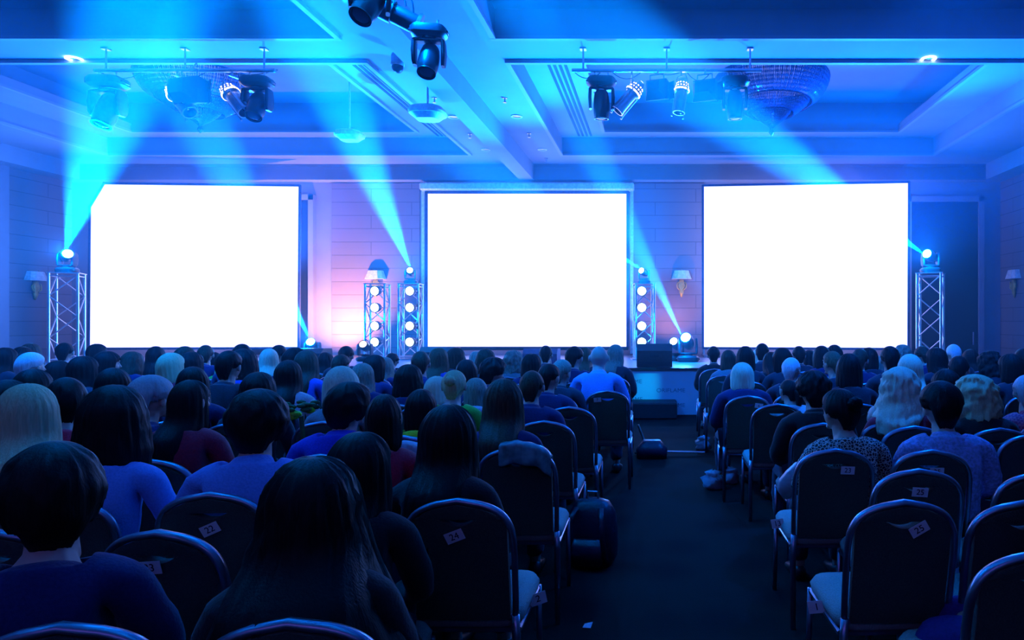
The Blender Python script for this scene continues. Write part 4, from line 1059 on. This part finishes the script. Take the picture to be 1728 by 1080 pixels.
# near people: (px, py, Y, style, hair, garment, colour, label, pose, hair scale)
N = [
 (104, 742, 1.47, 'full', 'k', 'sweater', 'navy', 'person with short dark hair in a navy sweater, closest bottom left', 1, 1.16, .98),
 (528, 768, 1.5, 'widelong', 'k', 'sweater', 'black', 'person with very long loose black hair, closest in the bottom middle', 0, 1.12, 1.0),
 (600, 727, 2.2, 'long', 'k', 'sweater', 'black', 'person with long straight black hair just behind the closest long-haired one', 2, 1.12, .95),
 (758, 681, 2.62, 'long', 'k', 'sweater', 'black', 'person with long dark brown hair in black above chair 24', 0, 1.2, 1.0),
 (437, 655, 2.68, 'full', 'k', 'shirt', 'lightblue', 'person with short dark hair in a light blue shirt, seated on chair 22', 0, 1.15, 1.14),
 (200, 648, 2.7, 'fullbob', 'k', 'tshirt', 'lightblue', 'person with long dark hair in a pale blue top behind the navy sweater', 1, 1.25, .92),
 (55, 646, 2.95, 'long', 'y', 'sweater', 'dark', 'person with long greenish blond hair at the left edge', 1, 1.2, .95),
 (118, 636, 3.5, 'short', 'k', 'tshirt', 'red', 'person with short dark hair in a bright red shirt', 1, 1.25, .9),
 (250, 632, 3.55, 'short', 'g', 'jacket', 'navy', 'person with short grey hair in a navy jacket, left side', 2, 1.15, 1.1),
 (584, 643, 3.05, 'full', 'k', 'jacket', 'royal', 'person with thick dark hair and bare ear in royal blue', 2, 1.1, 1.1),
 (650, 664, 2.75, 'bob', 'k', 'sweater', 'darkred', 'person with dark hair low between the royal blue and yellow tops', 0, .9, .85),
 (715, 656, 3.2, 'bob', 'k', 'sweater', 'yellow', 'person with dark bob in a bright yellow top', 1, 1.05, .92),
 (850, 638, 3.42, 'mid', 'b', 'tshirt', 'navy', 'person with dark brown shoulder-length hair and a low-backed navy top', 0, 1.15, 1.0),
 (318, 640, 3.3, 'long', 'k', 'sweater', 'darkred', 'person with long dark hair in a dark red top', 2, .95, .9),
 (898, 625, 4.3, 'short', 'b', 'jacket', 'navy', 'person with short brown hair, pale neck and navy top at the aisle', 0, 1.0, 1.0),
 (437, 627, 3.9, 'fullbob', 'k', 'sweater', 'dark', 'person with rounded dark bob behind the light blue shirt', 0, 1.05, 1.0),
 (1420, 655, 3.5, 'bun', 'k', 'sweater', 'leopard', 'person with dark pinned-up hair in a leopard print top', 1, 1.15, 1.05),
 (1587, 642, 3.45, 'short', 'k', 'jacket', 'denim', 'person with short dark hair in a pale denim jacket', 0, 1.25, 1.15),
 (1372, 624, 4.35, 'thick', 'k', 'jacket', 'black', 'person with big dark hair in black behind the leopard print', 0, 1.15, 1.15),
 (1514, 618, 4.2, 'wavy', 'Y', 'sweater', 'darkred', 'person with large bright blond wavy hair in dark red', 2, 1.2, 1.0),
 (1645, 631, 4.0, 'curly', 'y', 'sweater', 'black', 'person with bright curly blond hair in black', 0, 1.1, 1.1),
 (1477, 688, 4.5, 'crop', 'k', 'tshirt', 'purple', 'small child with cropped hair in a purple top', 0, .85, .7),
 (1728, 632, 3.9, 'short', 'g', 'shirt', 'check', 'person with grey hair in a red checked shirt at the right edge', 2, 1.1, 1.0),
 (1333, 640, 4.95, 'tight', 'k', 'sweater', 'white', 'person with dark ponytail leaning in a white long-sleeved top', 1, .95, .95),
 (1252, 611, 5.0, 'bob', 'Y', 'jacket', 'navy', 'person with smooth blond bob in navy at the aisle, right block', 0, 1.0, 1.15),
 (1332, 603, 5.9, 'short', 'w', 'jacket', 'dark', 'person with short white hair and dark jacket, right block', 2, 1.05, 1.0),
 (1011, 582, 6.2, 'bald', 'k', 'shirt', 'lightblue', 'bald person in a light blue shirt beside the aisle', 0, 1.0, 1.25),
 (967, 584, 6.9, 'short', 'k', 'jacket', 'navy', 'broad person with dark hair in a navy suit beside the bald one', 2, 1.05, 1.25),
 (946, 606, 5.9, 'crop', 'd', 'jacket', 'dark', 'person with cropped fair hair before the navy suit', 2, 1.1, 1.0),
 (924, 613, 4.75, 'short', 'k', 'jacket', 'navy', 'person with short black hair and lit ear before the fair cropped one', 2, 1.0, 1.0),
 (1037, 581, 7.3, 'mid', 'd', 'sweater', 'dark', 'person with long ash hair at the aisle end, left block', 2, 1.0, 1.0),
 (987, 585, 7.4, 'long', 'm', 'sweater', 'dark', 'person with long light brown hair behind the bald one', 0, 1.0, .95),
 (1204, 584, 7.9, 'short', 'k', 'jacket', 'black', 'person with dark hair in black, foot out in the aisle, front of right block', 0, 1.1, 1.0),
 (1229, 590, 6.9, 'bob', 'b', 'sweater', 'grey', 'person with brown bob, second seat behind the aisle corner of right block', 0, 1.0, 1.0),
 (767, 624, 4.0, 'bun', 'y', 'sweater', 'green', 'person with greenish blond hair in a top knot', 0, 1.05, 1.0),
 (735, 634, 4.5, 'bob', 'Y', 'sweater', 'teal', 'person with pale blond hair left of the top knot', 2, .95, .95),
 (806, 637, 4.4, 'bob', 'd', 'sweater', 'white', 'person in a bright white top right of the top knot', 1, .95, 1.0),
 (690, 614, 4.6, 'fullbob', 'k', 'sweater', 'navy', 'person with wide dark bob below the left LED towers', 0, 1.1, 1.0),
 (580, 617, 4.5, 'bob', 'Y', 'sweater', 'grey', 'person with shining pale blond bob behind the thick dark hair', 1, 1.2, 1.0),
 (612, 612, 5.2, 'long', 'd', 'sweater', 'navy', 'person with long ash hair right of the shining blond bob', 0, 1.0, 1.0),
 (487, 607, 5.0, 'mid', 'k', 'sweater', 'white', 'person with dark shoulder-length hair in a bright white top near the middle left', 0, 1.05, 1.0),
 (411, 588, 6.0, 'fullbob', 'k', 'sweater', 'blue', 'person with big dark bob and blue top under the left screen', 0, 1.1, 1.05),
 (330, 618, 4.5, 'long', 'k', 'sweater', 'navy', 'person with long dark hair and navy top behind the dark red one', 1, 1.0, 1.0),
 (57, 622, 4.5, 'bob', 'k', 'sweater', 'dark', 'person with dark rounded hair left, above the greenish blond', 0, 1.1, 1.0),
 (14, 640, 3.75, 'bob', 'k', 'sweater', 'dark', 'person with dark hair touching the left edge, fourth row', 0, 1.1, 1.0),
 (196, 620, 4.3, 'bob', 'k', 'sweater', 'dark', 'person with dark bob between the red shirt and the grey hair', 1, 1.1, 1.0),
 (50, 594, 5.8, 'crop', 'w', 'sweater', 'white', 'person with cropped silver hair at the far left', 2, 1.1, 1.0),
 (110, 578, 8.0, 'short', 'k', 'shirt', 'white', 'person with short dark hair and white collar before the left truss', 0, 1.0, 1.05),
 (830, 602, 5.2, 'thick', 'k', 'jacket', 'navy', 'person with large dark head in navy behind the low-backed top', 2, 1.15, 1.1),
]
chair(PX(-8, 2.02), 2.33, 0, 'chair rim with blue light at the left edge, level with chair 23')
N.sort(key=lambda r: (r[0], r[1]) not in SEEN)
for (px, py, Y, st_, hc, kd, tcc, lb, ps, hs, ws) in N: person(px, py, Y, st_, hc, kd, tcc, lb, ps, .42 * math.atan2(-PX(px, Y), Y) * (px < 700) + R(random.Random(px).uniform(-4, 4)), hs, ws)
# further rows: (px, py, style, hair, garment, colour, label); depth from the height of the head, moved when seats collide
FAR = [
 (10, 586, 'long', 'k', 'sweater', 'dark', 'person with long dark hair at the far left edge of the back'),
 (36, 583, 'bob', 'k', 'sweater', 'dark', 'person with dark bob left of the left truss'),
 (55, 579, 'fullbob', 'b', 'sweater', 'dark', 'person with full brown hair close left of the left truss'),
 (166, 580, 'bob', 'k', 'sweater', 'navy', 'person with dark rounded hair at the left screen lower left corner'),
 (180, 592, 'bob', 'k', 'sweater', 'dark', 'person with dark hair just right of the left screen lower left corner'),
 (142, 600, 'mid', 'k', 'sweater', 'dark', 'person with dark long hair right of the white collar'),
 (222, 591, 'fullbob', 'b', 'sweater', 'navy', 'person with wide dark bob, first dip of the left screen edge'),
 (266, 584, 'mid', 'k', 'sweater', 'dark', 'person with tall dark hair against the left screen'),
 (291, 595, 'bob', 'y', 'sweater', 'darkred', 'person with dull greenish blond hair against the left screen'),
 (311, 584, 'short', 'b', 'jacket', 'dark', 'person with brown hair just right of the dull blond'),
 (324, 593, 'fullbob', 'k', 'sweater', 'navy', 'person with big dark hair right of the dull blond, one row nearer'),
 (258, 620, 'fullbob', 'k', 'sweater', 'dark', 'person with dark hair directly behind the grey-haired one'),
 (350, 582, 'short', 'b', 'jacket', 'navy', 'person with dark hair below the centre of the left screen'),
 (361, 594, 'bob', 'k', 'sweater', 'white', 'person with dark rounded hair and white top below the left screen'),
 (383, 597, 'bob', 'y', 'sweater', 'green', 'person with pale greenish hair half hidden below the left screen'),
 (388, 591, 'short', 'k', 'jacket', 'dark', 'person with dark hair peeking left of the tallest left head'),
 (408, 578, 'short', 'k', 'jacket', 'navy', 'person with dark hair, tallest head below the left screen'),
 (457, 588, 'mid', 'Y', 'sweater', 'green', 'person with pale blond hair in a green top below the left screen'),
 (472, 582, 'short', 'k', 'jacket', 'dark', 'person with dark hair behind the pale blond in green'),
 (497, 586, 'fullbob', 'k', 'sweater', 'navy', 'person with wide dark hair at the left screen lower right corner'),
 (518, 590, 'long', 'b', 'sweater', 'blue', 'person with long brown hair before the dark monitor left'),
 (584, 582, 'short', 'k', 'jacket', 'dark', 'person with dark hair against the amber-lit wall'),
 (552, 594, 'long', 'k', 'sweater', 'darkred', 'person with long dark hair left of the amber wall light'),
 (577, 598, 'short', 'b', 'jacket', 'navy', 'person with brown hair just below the amber wall light'),
 (630, 598, 'bob', 'k', 'sweater', 'navy', 'person with dark bob below the cream lens on the stage'),
 (650, 602, 'long', 'd', 'sweater', 'navy', 'person with long ash hair between the two left LED towers'),
 (662, 594, 'short', 'k', 'jacket', 'dark', 'person with dark hair at the foot of the left LED towers'),
 (713, 592, 'crop', 'b', 'jacket', 'navy', 'person with close-cropped brown hair right of the left LED towers'),
 (741, 587, 'mid', 'm', 'sweater', 'blue', 'person with light brown long hair before the monitor at the middle screen'),
 (768, 586, 'bob', 'b', 'sweater', 'dark', 'person with brown hair below the middle screen left end'),
 (774, 595, 'mid', 'k', 'sweater', 'blue', 'person with dark hair above the top knot'),
 (804, 591, 'bob', 'd', 'sweater', 'dark', 'person with ash curls below the middle screen'),
 (822, 588, 'fullbob', 'b', 'sweater', 'dark', 'person with full brown hair below the middle screen'),
 (866, 591, 'curly', 'd', 'sweater', 'grey', 'person with ruffled ash hair left of the plum monitor'),
 (895, 596, 'bob', 'k', 'sweater', 'navy', 'person with dark bob in front of the plum monitor left half'),
 (921, 583, 'short', 'k', 'jacket', 'dark', 'person with dark hair covering the plum monitor middle'),
 (919, 597, 'bob', 'd', 'sweater', 'navy', 'person with ash bob in front of the plum monitor right half'),
 (790, 606, 'bob', 'k', 'sweater', 'dark', 'person with dark bob right above the white top'),
 (545, 612, 'bob', 'k', 'jacket', 'navy', 'person with dark hair left of the shining blond bob'),
 (380, 612, 'bob', 'k', 'sweater', 'navy', 'person with dark hair in the middle of the left block'),
 (100, 608, 'bob', 'k', 'sweater', 'dark', 'person with dark hair between silver hair and white collar'),
 (285, 608, 'bob', 'b', 'sweater', 'navy', 'person with brown bob below the dull blond'),
 (758, 604, 'short', 'b', 'jacket', 'dark', 'person with short brown hair behind the top knot'),
 (1257, 584, 'bob', 'k', 'sweater', 'dark', 'person with dark hair at the right screen lower left part'),
 (1284, 579, 'short', 'k', 'jacket', 'dark', 'person with dark hair, tallest at the right screen left part'),
 (1281, 587, 'long', 'Y', 'sweater', 'dark', 'person with long straight pale blond hair, right block'),
 (1303, 592, 'long', 'k', 'sweater', 'black', 'person with long dark hair right of the pale blond, right block'),
 (1322, 586, 'bob', 'k', 'sweater', 'dark', 'person with dark hair behind the white-haired one'),
 (1347, 584, 'short', 'k', 'jacket', 'dark', 'person with dark hair right above the white-haired one'),
 (1364, 590, 'bob', 'k', 'sweater', 'dark', 'person with dark bob under the right screen centre'),
 (1386, 583, 'bob', 'k', 'sweater', 'navy', 'person with dark rounded hair under the right screen centre'),
 (1410, 580, 'fullbob', 'k', 'sweater', 'navy', 'person with big dark hair, highest under the right screen centre'),
 (1406, 592, 'tight', 'm', 'sweater', 'dark', 'person with light brown ponytail, right block'),
 (1431, 596, 'bob', 'k', 'sweater', 'dark', 'person with dark bob right of the brown ponytail'),
 (1448, 588, 'short', 'b', 'jacket', 'navy', 'person with brown hair under the right screen right half'),
 (1466, 586, 'bob', 'k', 'sweater', 'dark', 'person with dark hair near the right screen right half'),
 (1437, 612, 'fullbob', 'k', 'sweater', 'dark', 'person with large dark hair left of the big wavy blond'),
 (1480, 600, 'bob', 'd', 'sweater', 'navy', 'person with ash bob just above the big wavy blond'),
 (1500, 584, 'short', 'k', 'jacket', 'dark', 'person with dark hair by the right screen right corner'),
 (1521, 581, 'curly', 'd', 'sweater', 'navy', 'person with pale curls at the right screen right corner'),
 (1535, 597, 'mid', 'Y', 'sweater', 'navy', 'person with streaked pale blond hair below the right truss'),
 (1559, 582, 'short', 'b', 'jacket', 'navy', 'person with short brown hair before the right truss'),
 (1581, 586, 'mid', 'k', 'sweater', 'dark', 'person with dark long hair right of the right truss'),
 (1607, 581, 'crop', 'w', 'jacket', 'dark', 'person with cropped white hair before the dark door'),
 (1614, 600, 'short', 'k', 'shirt', 'stripe', 'person with dark hair in a striped shirt'),
 (1637, 589, 'mid', 'k', 'sweater', 'dark', 'person with dark long hair before the dark door'),
 (1674, 590, 'curly', 'k', 'sweater', 'dark', 'person with wide dark hair before the bright pilaster right'),
 (1707, 596, 'bob', 'k', 'sweater', 'dark', 'person with dark bob near the right edge, far rows'),
 (1724, 588, 'short', 'k', 'jacket', 'dark', 'person with dark hair cut by the right edge, far rows'),
 (1559, 616, 'bob', 'm', 'sweater', 'dark', 'person with soft light brown hair right of the big wavy blond'),
 (1595, 622, 'bob', 'k', 'sweater', 'dark', 'person with dark hair behind the denim jacket'),
 (1678, 614, 'long', 'b', 'sweater', 'navy', 'person with long streaked brown hair right of the curly blond'),
 (1704, 620, 'long', 'k', 'sweater', 'dark', 'person with long dark hair near the right edge, middle rows'),
 (1620, 614, 'short', 'k', 'jacket', 'navy', 'person with dark hair left of the curly blond'),
]
for i, (px, py, st_, hc, kd, tcc, lb) in enumerate(FAR):
    Y = min(9.3, F * .31 / (py - VY)); best = None
    y = 4.0
    while y < 9.5:
        c = clash(PX(px, y), y) * 2 + abs(PZ(py, y) - 1.275) * 3
        if best is None or c < best[0]: best = (c, y)
        y += .05
    person(px, py, best[1], st_, hc, kd, tcc, lb, (i * 3) % 5, R(random.Random(px).uniform(-6, 6)), 1.06, 1.0, fix=True)
# person at the right edge, turned towards the aisle with the knees out
p = person(1796, 735, 2.13, 'long', 'k', 'sweater', 'black', 'person with dark hair at the bottom right edge, dark purple knees turned to the aisle', 2, R(52), 1.0, 1.0, chair_=False, fix=True)
for c_ in p.children:
    if c_.name.startswith('trousers'): c_.material_slots[0].material = M['top_purple_dark']
# --- empty or clearly visible chairs
def vchair(px, ptop, label, rz=0, Y=None):
    Y = Y or .66 * F / (ptop - VY)
    return chair(PX(px, Y), Y + .31, rz, label)
c = vchair(278, 900, 'chair with sticker 23 behind the navy sweater, bottom left', R(-4)); sticker(c, '23', -.02, .815, R(-5), w=.075)
c = vchair(-45, 793, 'chair with sticker 0 cut off by the left edge'); sticker(c, '0', .125, .82, R(-3))
c = vchair(1519, 848, 'empty chair with tilted sticker 25, nearest in the right block', R(3)); sticker(c, '25', .05, .825, R(-32))
def side_sticker(ch, num, x, y, z, ry, label):
    m = MB(); rot = Matrix.Rotation(ry, 3, 'Z') @ Matrix.Rotation(R(-12), 3, 'Y'); m.box((x, y, z), (.07, .002, .05), rot)
    o = m.obj('number_sticker', M['paper'], ch); o['label'] = label
    t = text(num, (0, 0, 0), .04, M['ink'], name='printed_number', ext=.0004); t.parent = o
    t.matrix_local = Matrix.Translation((x, y, z)) @ rot.to_4x4() @ Matrix.Translation((0, -.0018, 0)) @ Matrix.Rotation(R(90), 4, 'X')
side_sticker(c, '1', -.235, -.02, .42, R(-20), 'white sticker reading 1 hanging from the seat side')
side_sticker(CHAIRS[(1420, 655)], '13', -.235, -.02, .46, R(-20), 'small white sticker on the seat corner')
side_sticker(CHAIRS[(758, 681)], '2', .235, .0, .43, R(20), 'white sticker hanging from the seat side')
c = vchair(1549, 795, 'chair with straight sticker 25, between two empty chairs', R(1)); sticker(c, '25', .0, .83, R(4))
c = vchair(1722, 850, 'chair cut by the right edge behind the turned knees', R(3))
c = vchair(1746, 935, 'nearest chair cut by the right edge', R(4))
c = vchair(1745, 735, 'chair cut by the right edge under the red checked shirt')
c = vchair(1760, 800, 'second chair cut by the right edge, behind the red checked shirt')
# ================================================================ SMALL THINGS
M['satin'] = mat('shiny_jacket_cloth', (.12, .3, .32), .25, bump=.4, scale=14, vary=.4)
M['nylon'] = mat('backpack_nylon', (.008, .012, .03), .4, bump=.3, scale=40)
M['plastic'] = mat('white_plastic_bag', (.35, .4, .45), .35, bump=.6, scale=22)
M['lime'] = mat('lime_petals', (.4, .75, .03), .6, vary=.4, scale=30)
M['leaf'] = mat('dark_leaves', (.03, .12, .03), .6)
def drape(ch, label, name, m, w=.2, x0=-.02, front=.06, back=.13, seed=2, cat='jacket'):
    """cloth folded over the top edge of a chair back"""
    cx, cyy, _ = ch.location; rnd = random.Random(seed); NX, NY = 18, 14; vs = []; 
    for th in (0, .012):
        for i in range(NX + 1):
            x = x0 - w / 2 + w * i / NX
            top = arch_top(max(-.19, min(.19, x))) + .022 + th
            for j in range(NY + 1):
                t = j / NY
                L = back * (1 + .05 * math.sin(i * .9)) if t < .5 else front
                if t < .42: y = yb(top) - .03 - th; z = top - L * (1 - t / .42)
                elif t < .58: a = (t - .42) / .16 * math.pi; y = yb(top) - (.03 + th) * math.cos(a); z = top + .012 * math.sin(a)
                else: y = yb(top) + .03 + th; z = top - L * (t - .58) / .42
                y -= .008 * math.sin(i * 1.3 + j * .5) + .006 * noise.noise(Vector((x * 30, z * 30, seed)))
                vs.append((x, y, z))
    n = (NX + 1) * (NY + 1); fs = []
    for i in range(NX):
        for j in range(NY):
            a = i * (NY + 1) + j; b = a + NY + 1; fs += [(a, a + 1, b + 1, b), (n + a, n + b, n + b + 1, n + a + 1)]
    for i in range(NX):
        for j in (0, NY): a = i * (NY + 1) + j; b = a + NY + 1; fs.append((a, b, n + b, n + a))
    for j in range(NY):
        for i in (0, NX): a = i * (NY + 1) + j; fs.append((a, a + 1, n + a + 1, n + a))
    mb = MB(); mb.add(vs, fs); o = mb.obj(name, m, smooth=True); o.location = ch.location; o.rotation_euler = ch.rotation_euler
    tag(o, label, cat); return o
drape(CHAIRS[(850, 638)], 'shiny folded teal jacket draped over the chair back beside the aisle', 'draped_jacket', M['satin'], .26, .05, .1, .095)
# backpack on the floor by the aisle chairs
bx, by = 0, 0
q = P(1000, 945, 4.25); q.z = 0
r = empty('backpack', (q.x, q.y, 0), R(-10), 'dark backpack with straps standing on the floor beside the aisle chairs', 'backpack')
m = MB(); m.loft([rrect(.26, .18, 0, .05), rrect(.31, .22, .05, .07), rrect(.32, .22, .2, .08), rrect(.3, .19, .33, .08), rrect(.22, .13, .4, .06), rrect(.1, .06, .42, .03)]); m.obj('bag_body', M['nylon'], r, True)
m = MB(); m.loft([rrect(.2, .07, .03, .03, cy=-.13), rrect(.22, .08, .12, .035, cy=-.13), rrect(.18, .05, .19, .025, cy=-.12)]); m.obj('front_pocket', M['nylon'], r, True)
for sx in (-1, 1):
    m = MB(); m.tube([(sx * .08, -.09, .38), (sx * .1, -.16, .33), (sx * .11, -.17, .2), (sx * .12, -.14, .08), (sx * .13, -.1, .03)], .018, 6, flat=.35, up=(1, 0, 0)); m.obj('shoulder_strap', M['nylon'], r, True)
m = MB(); m.tube([(-.04, 0, .41), (-.03, 0, .46), (.03, 0, .46), (.04, 0, .41)], .009, 6); m.obj('carry_handle', M['steel'], r)
# crumpled paper on the floor
Y = CH * F / (1057 - VY); q = Vector((PX(991, Y), Y, .002))
m = MB(); m.add([(-.022, -.02, .003), (.02, -.024, .001), (.026, .02, .012), (-.016, .024, .002), (-.022, -.02, .0), (.02, -.024, .0), (.026, .02, .008), (-.016, .024, .0)], [(0, 1, 2, 3), (7, 6, 5, 4), (0, 4, 5, 1), (1, 5, 6, 2), (2, 6, 7, 3), (3, 7, 4, 0)])
tag(m.obj('paper_scrap', M['paper'], loc=q), 'small white paper scrap lying on the dark aisle floor', 'paper')
# folded tripod with bright tube lying across the aisle end
Y = 7.6; q = Vector((PX(1100, Y), Y, 0)); r = empty('folded_tripod', q, 0, 'folded tripod with one bright tube lying on the floor at the far aisle end', 'tripod')
MB().tube([(-.1, 0, .05), (.62, .03, .03)], .014, 8).obj('leg', M['alu'], r)
MB().tube([(-.16, .0, .36), (-.05, 0, .06)], .014, 8).obj('leg', M['alu'], r)
MB().tube([(-.2, .05, .02), (.0, .0, .1), (.1, -.12, .03)], .014, 8).obj('leg', M['black'], r)
m = MB(); m.loft([rrect(.34, .2, .0, .06, cy=-.12), rrect(.36, .24, .1, .07, cy=-.12), rrect(.2, .14, .2, .05, cy=-.12)]); m.obj('soft_case', M['nylon'], r, True)
# bright plastic bags under the aisle chairs of the right block
def bag(px, py, Y, s, label, m_='plastic'):
    q = P(px, py, Y); q.z = 0; mb = MB(); rnd = random.Random(px)
    rings = []
    for z, w_ in ((0, .07), (.03, .12), (.07, .1), (.11, .11), (.14, .07), (.17, .08), (.2, .02)):
        rings.append([Vector((w_ * s * math.cos(a) * rnd.uniform(.6, 1.35), w_ * .7 * s * math.sin(a) * rnd.uniform(.6, 1.35), z * s + rnd.uniform(-.012, .012) * (z > 0))) for a in [2 * math.pi * j / 12 for j in range(12)]])
    mb.loft(rings); o = mb.obj('plastic_bag', M[m_], loc=q, smooth=True); tag(o, label, 'bag', 'bags on the floor under the right block chairs')
bag(1204, 800, 6.1, .9, 'crumpled white plastic bag at the feet of the aisle chair, right block')
bag(1232, 800, 6.3, .8, 'second pale bag just right of the crumpled white one')
bag(1186, 745, 7.9, .9, 'dim grey bag on the floor beside the front aisle chair')
# white cloth hanging from the side of the leopard-print seat
q = P(1340, 812, 3.6)
m = MB(); m.loft([[Vector((a * .5 * w_ + dx_, b * .03, z)) for a, b in ((-1, -1), (1, -1), (1, 1), (-1, 1))] for z, w_, dx_ in ((.1, .05, .04), (.05, .12, .02), (.0, .16, .0), (-.05, .12, -.03), (-.09, .03, -.05))])
tag(m.obj('white_scarf', M['plastic'], loc=q, smooth=True), 'pale scarf bunched beside the leopard print top over the chair side', 'scarf')
# bunch of lime flowers among the middle left rows
q = P(508, 702, 3.75); r = empty('flower_bunch', q, 0, 'bunch of lime yellow flowers with dark leaves held in the left block', 'flowers')
rnd = random.Random(4)
for k in range(5):
    a = Vector((rnd.uniform(-.05, .05), rnd.uniform(-.03, .03), rnd.uniform(-.01, .05))); m = MB(); sphere_pts(a, (.026, .026, .02), m, 12, 8, lambda p, d: p * (1 + .25 * math.sin(5 * math.atan2(d.y, d.x)))); m.obj('blossom', M['lime'], r, True)
m = MB()
for k in range(14):
    a = rnd.uniform(0, 6.28); b = Vector((math.cos(a) * .08, math.sin(a) * .05, rnd.uniform(.0, .08))); sphere_pts(b, (.03, .012, .014), m, 8, 5)
m.obj('leaves', M['leaf'], r, True); MB().tube([(0, 0, .0), (.01, .02, -.22)], .014, 6).obj('stems', M['leaf'], r)
drape(chair(PX(683, 3.34), 3.65, 0, 'chair with a pale cloth over its back under the yellow top'), 'pale striped cloth hanging over a chair back under the yellow top', 'draped_cloth', mat('pale_cloth', (.6, .7, .75), .7, bump=.6, scale=30), .3, 0, .1, .12, 5, 'cloth')
